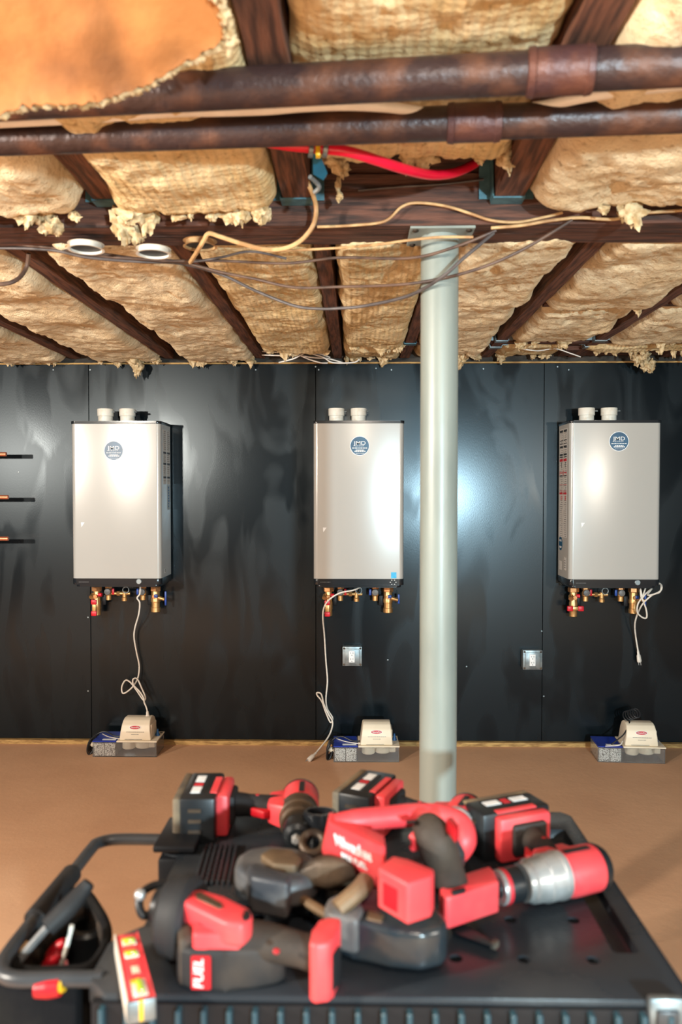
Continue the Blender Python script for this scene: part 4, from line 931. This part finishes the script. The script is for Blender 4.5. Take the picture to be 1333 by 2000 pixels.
# ================================================================== POWER TOOLS ON THE BENCH
def drill(loc, d, hdir, label, name='cordless_drill', ring=False, gear='steel', group='cordless drills lying on the bench', wide=1.0):
    """lies on its side: x forward along d, -z towards the battery along hdir, y up"""
    X = Vector((d[0], d[1], 0)).normalized(); Z = -Vector((hdir[0], hdir[1], 0)); Z = (Z - X * Z.dot(X)).normalized(); Y = Z.cross(X)
    T = Matrix(((X.x, Y.x, Z.x, loc[0]), (X.y, Y.y, Z.y, loc[1]), (X.z, Y.z, Z.z, BH + .0385), (0, 0, 0, 1)))
    up = 1 if Y.z > 0 else -1
    r = empty(name, (loc[0], loc[1], BH), label, 'drill', group)
    def mb(): return MB(T)
    b = mb(); b.lathe([(0, .026), (.003, .031), (.012, .0335), (.054, .0345), (.062, .033), (.076, .031)], (-.069, 0, 0), (1, 0, 0), 28)
    b.hull([Vector(p) for p in ((-.05, -.022, -.02), (-.05, .022, -.02), (.035, -.022, -.02), (.035, .022, -.02), (-.045, -.018, -.055), (-.045, .018, -.055), (.01, -.018, -.055), (.01, .018, -.055))], .006)
    b.build('housing', M['red'], r)
    mb().lathe([(0, .020), (.003, .028), (.010, .0325), (.014, .034), (.018, .034)], (-.077, 0, 0), (1, 0, 0), 28).build('rear_cap', M['blk'], r)
    b = mb(); b.lathe([(0, .030), (.002, .0335), (.010, .0345), (.012, .0330), (.034, .0335), (.036, .0315), (.056, .0305), (.060, .027), (.068, .0265)], (-.002, 0, 0), (1, 0, 0), 28); b.build('gear_case', M[gear], r)
    ck = mb().lathe([(0, .024), (.004, .0245), (.024, .023), (.03, .021), (.034, .014), (.038, .0135)], (.072, 0, 0), (1, 0, 0), 24).build('chuck', M['blk'], r)
    if ring:
        mb().lathe([(0, .0242), (.003, .0246), (.006, .0240)], (.094, 0, 0), (1, 0, 0), 24).build('ring', M['redink'], ck)
        mb().lathe([(0, .0236), (.003, .0238), (.006, .0228)], (.100, 0, 0), (1, 0, 0), 24).build('ring', M['steel'], ck)
    mb().lathe([(0, .0085), (.008, .008), (.012, .005)], (.108, 0, 0), (1, 0, 0), 6).build('jaw', M['steel'], ck)
    for s_ in (-1, 1):   # side flash with dark model strip
        mb().box((-.025, s_ * .0345, .004), (.045, .002, .010), bev=.0008, seg=1).build('name_strip', M['blk'], r)
    mb().tube([Vector(p) for p in ((-.018, 0, -.03), (-.022, 0, -.06), (-.028, 0, -.09), (-.033, 0, -.12))], [.021, .0195, .019, .0225], 18, sy=.95).build('grip', M['rub'], r)
    mb().hull([Vector(p) for p in ((.012, -.008, -.045), (.012, .008, -.045), (.020, -.006, -.06), (.020, .006, -.06), (.002, -.008, -.085), (.002, .008, -.085), (-.008, 0, -.06))], .002).build('trigger', M['redd'], r)
    for s_ in (-1, 1): mb().lathe([(0, .004), (.002, .0035)], (-.026, s_ * .0175, -.075), (0, s_, 0), 10).build('screw_cap', M['redd'], r)
    T2 = T @ Matrix.Translation((0, 0, .015))
    def mc(): return MB(T2)
    mc().box((-.03, 0, -.1345), (.062, .05, .014), bev=.005).build('grip_flange', M['rub'], r)
    f = mc(); f.box((-.026, 0, -.147), (.096, .072, .022), bev=.006, seg=2); f.build('foot', M['red'], r)
    bt = mc(); bt.box((-.022, 0, -.186), (.128, .077, .060), bev=.005, seg=2); bat = bt.build('battery', M['blk'], r)
    mc().box((-.022, 0, -.221), (.126, .0765, .014), bev=.004).build('battery_base', M['dusty'], bat)
    for s_ in (-1, 1):
        mc().box((-.022, s_ * .0386, -.193), (.085, .0016, .030), bev=.0006, seg=1).build('battery_label', M['blk'], bat)
        for (dx, wd, mm) in ((-.026, .028, 'white'), (.0, .012, 'redink'), (.026, .028, 'white')):
            mc().box((-.022 + dx, s_ * .0396, -.193), (wd, .0012, .016)).build('label_print', M[mm], bat, smooth=0)
        mc().box((-.022, s_ * .0380, -.162), (.075, .003, .012), bev=.001, seg=1).build('battery_band', M['red'], bat)
    [mc().box((.0425, y_, -.19), (.002, .006, .022)).build('battery_vent', M['steeld'], bat, smooth=0) for y_ in (-.018, 0, .018)]
    return r
d1 = drill((-.100, 1.372), (.03, -1), (-1, -.02), 'cordless drill at the back left, chuck pointing at the camera', gear='steeld')
d2 = drill((.168, 1.315), (-.40, -.90), (-.88, .35), 'cordless drill at the back centre behind the band saw, mostly its battery seen')
d3 = drill((.297, 1.151), (-.922, -.386), (-.386, .922), 'cordless drill at the right with silver gear case, chuck pointing left', ring=True)
c = ob(625, 1592, .06)
cup = MB(); cup.lathe([(-.055, .024), (-.05, .026), (0, .0275), (.002, .026), (.002, .021), (-.025, .02)], c + Vector((0, 0, .005)), (0, .12, 1), 28)
cup.lathe([(0, .02), (.001, .02)], c + Vector((0, 0, -.016)), (0, .12, 1), 20)
cp = cup.build('cup', M['gloss']); tag(cp, 'small round black cup standing between back left drill and band saw', 'cup')
MB().lathe([(0, .0195), (.002, .0195)], c + Vector((0, 0, -.012)), (0, .12, 1), 20).build('cup_liner', M['redd'], cp)

# --- band saw
saw = empty('band_saw', (ob(700, 1720, 0).x, ob(700, 1720, 0).y, BH), 'red and black band saw in the middle of the bench, with white lettering', 'saw')
def slab(pts, h1, h0, bev, name, m, root, seg=3, smooth=40, dz=(0, 0)):
    tp_ = [ob(x, y, h1) for x, y in pts]
    b = MB(); b.prism([Vector((p.x, p.y, BH + h0)) for p in tp_], tp_, bev, seg)
    return b.build(name, m, root, smooth=smooth)
def hullpx(pts, bev, name, m, root, seg=3, smooth=40):
    return MB().hull([ob(*p) for p in pts], bev, seg).build(name, m, root, smooth=smooth)
slab([(456, 1690), (462, 1668), (485, 1654), (525, 1647), (585, 1653), (628, 1676), (622, 1705), (590, 1722), (545, 1728), (490, 1712)], .072, .034, .012, 'rear_guard', M['guard'], saw)
slab([(482, 1690), (500, 1682), (572, 1706), (562, 1726), (490, 1712)], .080, .03, .006, 'rear_guard_block', M['guard'], saw)
slab([(508, 1668), (530, 1655), (572, 1658), (592, 1675), (578, 1690), (535, 1687)], .083, .07, .004, 'wheel', M['tansteel'], saw)
slab([(455, 1695), (470, 1705), (600, 1735), (640, 1722), (640, 1700)], .045, .0, .008, 'rear_foot', M['blk'], saw)
hullpx([(585, 1690, .085), (640, 1668, .10), (690, 1680, .10), (700, 1712, .08), (640, 1735, .06), (575, 1735, .05), (590, 1720, .03), (700, 1745, .03), (640, 1660, .03)], .006, 'frame', M['steeld'], saw)
MB().tube([ob(560, 1735, .045), ob(600, 1762, .045), ob(648, 1792, .045)], .0065, 8).build('blade_guide', M['tansteel'], saw)
MB().tube([ob(660, 1775, .07), ob(700, 1740, .085), ob(716, 1720, .09)], .012, 10).build('frame_strut', M['tansteel'], saw)
slab([(632, 1768), (640, 1750), (665, 1738), (720, 1728), (800, 1745), (856, 1770), (877, 1797), (868, 1812), (825, 1822), (760, 1816), (690, 1797), (640, 1782)], .062, .012, .016, 'front_guard', M['guardb'], saw, seg=4)
slab([(632, 1770), (640, 1752), (668, 1740), (700, 1742), (712, 1772), (700, 1796), (640, 1782)], .068, .02, .008, 'front_guard_bumper', M['guard'], saw)
slab([(720, 1777), (752, 1785), (746, 1800), (716, 1793)], .064, .05, .002, 'guard_window', M['tansteel'], saw)
bA, bB, bC = ob(642, 1606, .150), ob(627, 1664, .086), ob(742, 1722, .082); bD = bA + (bC - bB) * .92
bk_ = Vector((0, .05, -.004)); dn_ = Vector((.01, .05, -.045))
MB().hull([bA, bB, bC, bD, bA + bk_, bD + bk_, bB + dn_, bC + dn_], .004, 2).build('body', M['red'], saw, smooth=40)
MB().tube([ob(655, 1611, .138), ob(700, 1602, .142), ob(760, 1596, .14), ob(820, 1592, .138), ob(868, 1598, .135), ob(896, 1614, .125), ob(903, 1642, .11), ob(892, 1670, .09)], [.014, .015, .015, .016, .018, .020, .020, .015], 16).build('handle_arc', M['red'], saw)
slab([(872, 1598), (884, 1594), (897, 1612), (890, 1622)], .158, .14, .002, 'vent_slot', M['redd'], saw)
slab([(738, 1694), (768, 1671), (800, 1678), (849, 1698), (843, 1712), (797, 1726)], .135, .085, .003, 'motor_box', M['red'], saw)
mA, mB = ob(738, 1694, .135), ob(797, 1726, .135); mdir = (mB - mA).normalized(); mnor = mdir.cross(Vector((0, 0, 1))).normalized()
if mnor.y > 0: mnor = -mnor
def mquad(u0, u1, z0, z1, t, name, m):
    q = [Vector((*(mA.lerp(mB, u)).xy, BH + z)) for u, z in ((u0, z0), (u1, z0), (u1, z1), (u0, z1))]
    MB().prism([p - mnor * .002 for p in q], [p + mnor * t for p in q]).build(name, m, saw, smooth=0)
mquad(.14, .92, .090, .128, .0015, 'motor_panel_frame', M['red']); mquad(.24, .70, .094, .122, .0025, 'motor_panel', M['redd'])
hullpx([(740, 1750, .095), (850, 1772, .095), (845, 1785, .06), (740, 1765, .06), (800, 1735, .06), (800, 1740, .095)], .004, 'motor_base', M['steel'], saw)
MB().tube([ob(832, 1612, .135), ob(845, 1630, .13), ob(856, 1655, .115), ob(868, 1690, .085), ob(880, 1722, .06), ob(888, 1740, .05)], [.020, .025, .026, .025, .024, .022], 18).build('grip', M['rubd'], saw)
MB().tube([ob(880, 1640, .12), ob(893, 1665, .1), ob(898, 1690, .08)], [.008, .012, .007], 10).build('grip_inlay', M['guardb'], saw)
MB().tube([ob(806, 1630, .125), ob(814, 1640, .12), ob(812, 1652, .11), ob(804, 1658, .105)], [.007, .008, .007, .004], 10).build('trigger', M['red'], saw)
hullpx([(793, 1603, .15), (812, 1601, .15), (814, 1607, .15), (795, 1610, .15), (793, 1603, .14), (812, 1601, .14), (814, 1607, .14), (795, 1610, .14)], .001, 'lock_button', M['blk'], saw)
ft = slab([(858, 1728), (885, 1712), (957, 1690), (966, 1700), (976, 1722), (880, 1752), (868, 1752)], .062, .018, .006, 'battery_foot', M['red'], saw)
slab([(882, 1738), (908, 1732), (911, 1738), (885, 1745)], .066, .0615, .001, 'foot_latch', M['blk'], ft)
hullpx([(892, 1763, .046), (912, 1758, .046), (914, 1776, .032), (895, 1782, .032), (893, 1760, .05), (912, 1755, .05)], .001, 'foot_terminal', M['blk'], ft)
MB().tube([ob(612, 1646, .075) + Vector((.016 * math.cos(a), .012 * math.sin(a), .010 * math.sin(a))) for a in [k * math.pi / 6 for k in range(12)]], .006, closed=True, sub=3).build('hang_hook', M['steeld'], saw)
# lettering on the sloping red front of the body
bx = (bC - bB).normalized(); bn = bx.cross(bA - bB).normalized(); by = bn.cross(bx); RB = Matrix((bx, by, bn)).transposed()
def face_text(s_, u, v, size, sx, shear):
    p = bB.lerp(bC, u).lerp(bA.lerp(bD, u), v) + bn * .001
    text('lettering', s_, size, M['white'], saw, p, RB, sx, shear, ext=.0008)
face_text('Milwaukee', .49, .60, .030, .52, .25)
face_text('M18 FUEL', .56, .24, .014, .8, .15)
# --- reciprocating saw at the front left
rs = empty('reciprocating_saw', (ob(450, 1860, 0).x, ob(450, 1860, 0).y, BH), 'red reciprocating saw at the front left beside the spirit level', 'saw')
a_, b_ = ob(364, 1790, .05), ob(322, 1772, .05)
a_.z = b_.z = BH + .05
MB().lathe([(-.012, .044), (-.006, .050), (.006, .051), (.012, .048), (.022, .047), (.030, .039)], a_, (-1, .22, 0), 32).build('nose_collar', M['rub'], rs)
MB().lathe([(0, .026), (.012, .022), (.016, .012)], b_, (-1, .22, 0), 20).build('spindle', M['blk'], rs)
MB().tube([ob(330, 1726, .065), ob(300, 1730, .065), ob(276, 1746, .06), ob(272, 1768, .05), ob(280, 1788, .04), ob(300, 1783, .04), ob(326, 1770, .045)], .0055, 10).build('shoe', M['blk'], rs)
hullpx([(300, 1748, .055), (326, 1738, .06), (326, 1765, .05), (302, 1770, .045), (300, 1748, .05), (326, 1740, .05)], .001, 'shoe_plate', M['tansteel'], rs)
MB().ball(ob(274, 1748, .062), .008).build('shoe_end', M['steel'], rs)
hs = slab([(350, 1757), (372, 1739), (390, 1734), (440, 1748), (488, 1772), (495, 1786), (474, 1806), (440, 1801)], .086, .056, .006, 'housing', M['red'], rs, 3)
slab([(381, 1745), (391, 1741), (432, 1763), (436, 1771), (428, 1774), (384, 1754)], .0875, .084, .0006, 'name_strip', M['steeld'], hs, 1)
slab([(478, 1776), (488, 1778), (490, 1788), (478, 1797), (472, 1792)], .0868, .08, .001, 'vent', M['blk'], hs, 1)
slab([(378, 1782), (432, 1788), (474, 1796), (480, 1806), (470, 1826), (376, 1824)], .068, .01, .005, 'motor_housing', M['red'], rs)
slab([(384, 1803), (428, 1805), (428, 1809), (384, 1807)], .0688, .066, .0006, 'vent', M['redd'], rs, 1)
slab([(346, 1806), (360, 1792), (380, 1788), (380, 1826), (350, 1838)], .060, .0, .008, 'side_boot', M['rubd'], rs)
slab([(343, 1848), (350, 1834), (372, 1825), (470, 1828), (520, 1818), (555, 1826), (560, 1838), (540, 1847), (500, 1855), (440, 1858), (375, 1857)], .050, .0, .007, 'rear_cap', M['rub'], rs, 3)
fy = min((rs.matrix_world.translation.y if False else 0) + v.co.y for v in [o for o in rs.children if o.name.startswith('rear_cap')][0].data.vertices) + worldloc(rs).y
lx0, lx1 = at(374, 1890, fy).x, at(412, 1890, fy).x
lb = MB().box(((lx0 + lx1) / 2, fy - .0005, BH + .024), (lx1 - lx0, .004, .040), bev=.001, seg=1).build('rear_label', M['redd'], rs)
text('lettering', 'FUEL', .0165, M['white'], lb, ((lx0 + lx1) / 2 - .002, fy - .0031, BH + .024), RX @ RZ(math.pi / 2), 1.0, .15)
MB().tube([ob(470, 1838, .045), ob(510, 1840, .045), ob(550, 1846, .044), ob(590, 1856, .042), ob(618, 1862, .04)], [.026, .0235, .021, .0195, .022], 18).build('grip', M['rubd'], rs)
MB().tube([ob(500, 1815, .05), ob(512, 1822, .05), ob(508, 1832, .048)], [.006, .008, .005], 10).build('trigger', M['red'], rs)
MB().ball(ob(540, 1858, .06), (.004, .004, .003)).build('lock_button', M['redd'], rs)
ft = slab([(604, 1840), (610, 1818), (622, 1796), (640, 1790), (667, 1791), (663, 1815), (652, 1832), (645, 1842), (615, 1846)], .074, .003, .006, 'battery_foot', M['red'], rs)
q = at(650, 1875, .955)
MB().box((ob(652, 1835, .07).x + .001, ob(652, 1832, .07).y - .001, BH + .034), (.008, .02, .045), RZ(-.5), .002).build('terminal_slot', M['blk'], ft)

# --- spirit level
lv_top = [ob(223, 1825, .025), ob(270, 1818, .025), ob(305, 1950, .025), ob(247, 1962, .025)]
lv = empty('spirit_level', (sum(p.x for p in lv_top) / 4, sum(p.y for p in lv_top) / 4, BH), 'short red spirit level with yellow green vials at the front left corner', 'level')
def lerp(u, v, h=None):
    a = lv_top[0].lerp(lv_top[1], u); b2 = lv_top[3].lerp(lv_top[2], u); p = a.lerp(b2, v)
    if h is not None: p.z = BH + h
    return p
def lvbox(u0, u1, v0, v1, h0, h1, bev, name, m, root=None):
    b = MB(); b.prism([lerp(u0, v0, h0), lerp(u1, v0, h0), lerp(u1, v1, h0), lerp(u0, v1, h0)], [lerp(u0, v0, h1), lerp(u1, v0, h1), lerp(u1, v1, h1), lerp(u0, v1, h1)], bev, 2)
    return b.build(name, m, root or lv)
lvbox(.06, .94, 0, .975, .002, .024, .003, 'frame', M['red'])
lvbox(0, .07, 0, .985, .0, .0255, .001, 'edge_rail', M['pvc']); lvbox(.93, 1, 0, .985, .0, .0255, .001, 'edge_rail', M['red'])
lvbox(.0, 1, .97, 1.0, .0, .0255, .002, 'end_cap', M['galv'])
lvbox(.42, .58, .985, 1.003, .002, .0262, .001, 'end_stripe', M['yellow'])
for (v0, v1, u0, u1) in ((.10, .20, .25, .82), (.30, .39, .25, .80), (.72, .93, .28, .80)):
    w_ = lvbox(u0, u1, v0, v1, .0238, .0252, .0005, 'vial_window', M['pvc'])
    if v0 < .5: lvbox(u0 + .06, u1 - .08, v0 + .035, v1 - .012, .025, .029, .0015, 'vial', M['vial'], w_); lvbox(u0, u1 - .1, v0, v0 + .03, .0252, .0262, .0004, 'vial_holder', M['yellow'], w_)
    else:
        lvbox(u0 + .14, u1 - .14, v0 + .025, v1 - .015, .025, .030, .002, 'vial', M['vial'], w_); lvbox(u0, u1 - .2, v0, v0 + .045, .0252, .0264, .0004, 'vial_holder', M['yellow'], w_)
lvbox(.40, .68, .52, .62, .0240, .0249, .0003, 'level_label', M['pump'])
# --- slim dark strip with a paler end, flat on the bench by the saw's foot
pc = empty('dark_strip', (ob(925, 1828, 0).x, ob(925, 1828, 0).y, BH), 'slim dark strip with a pale tip in front of the saw foot', 'case')
MB().hull([ob(882, 1806, .0), ob(900, 1800, .0), ob(970, 1842, .0), ob(962, 1850, .0), ob(882, 1806, .012), ob(900, 1800, .012), ob(970, 1842, .010), ob(962, 1850, .010), ob(886, 1822, 0), ob(886, 1822, .012)], .002, 2).build('strip_body', M['blk'], pc)
MB().box(ob(967, 1845, .007), (.008, .012, .008), RZ(-.6), .001, 1).build('tip', M['dusty'], pc)
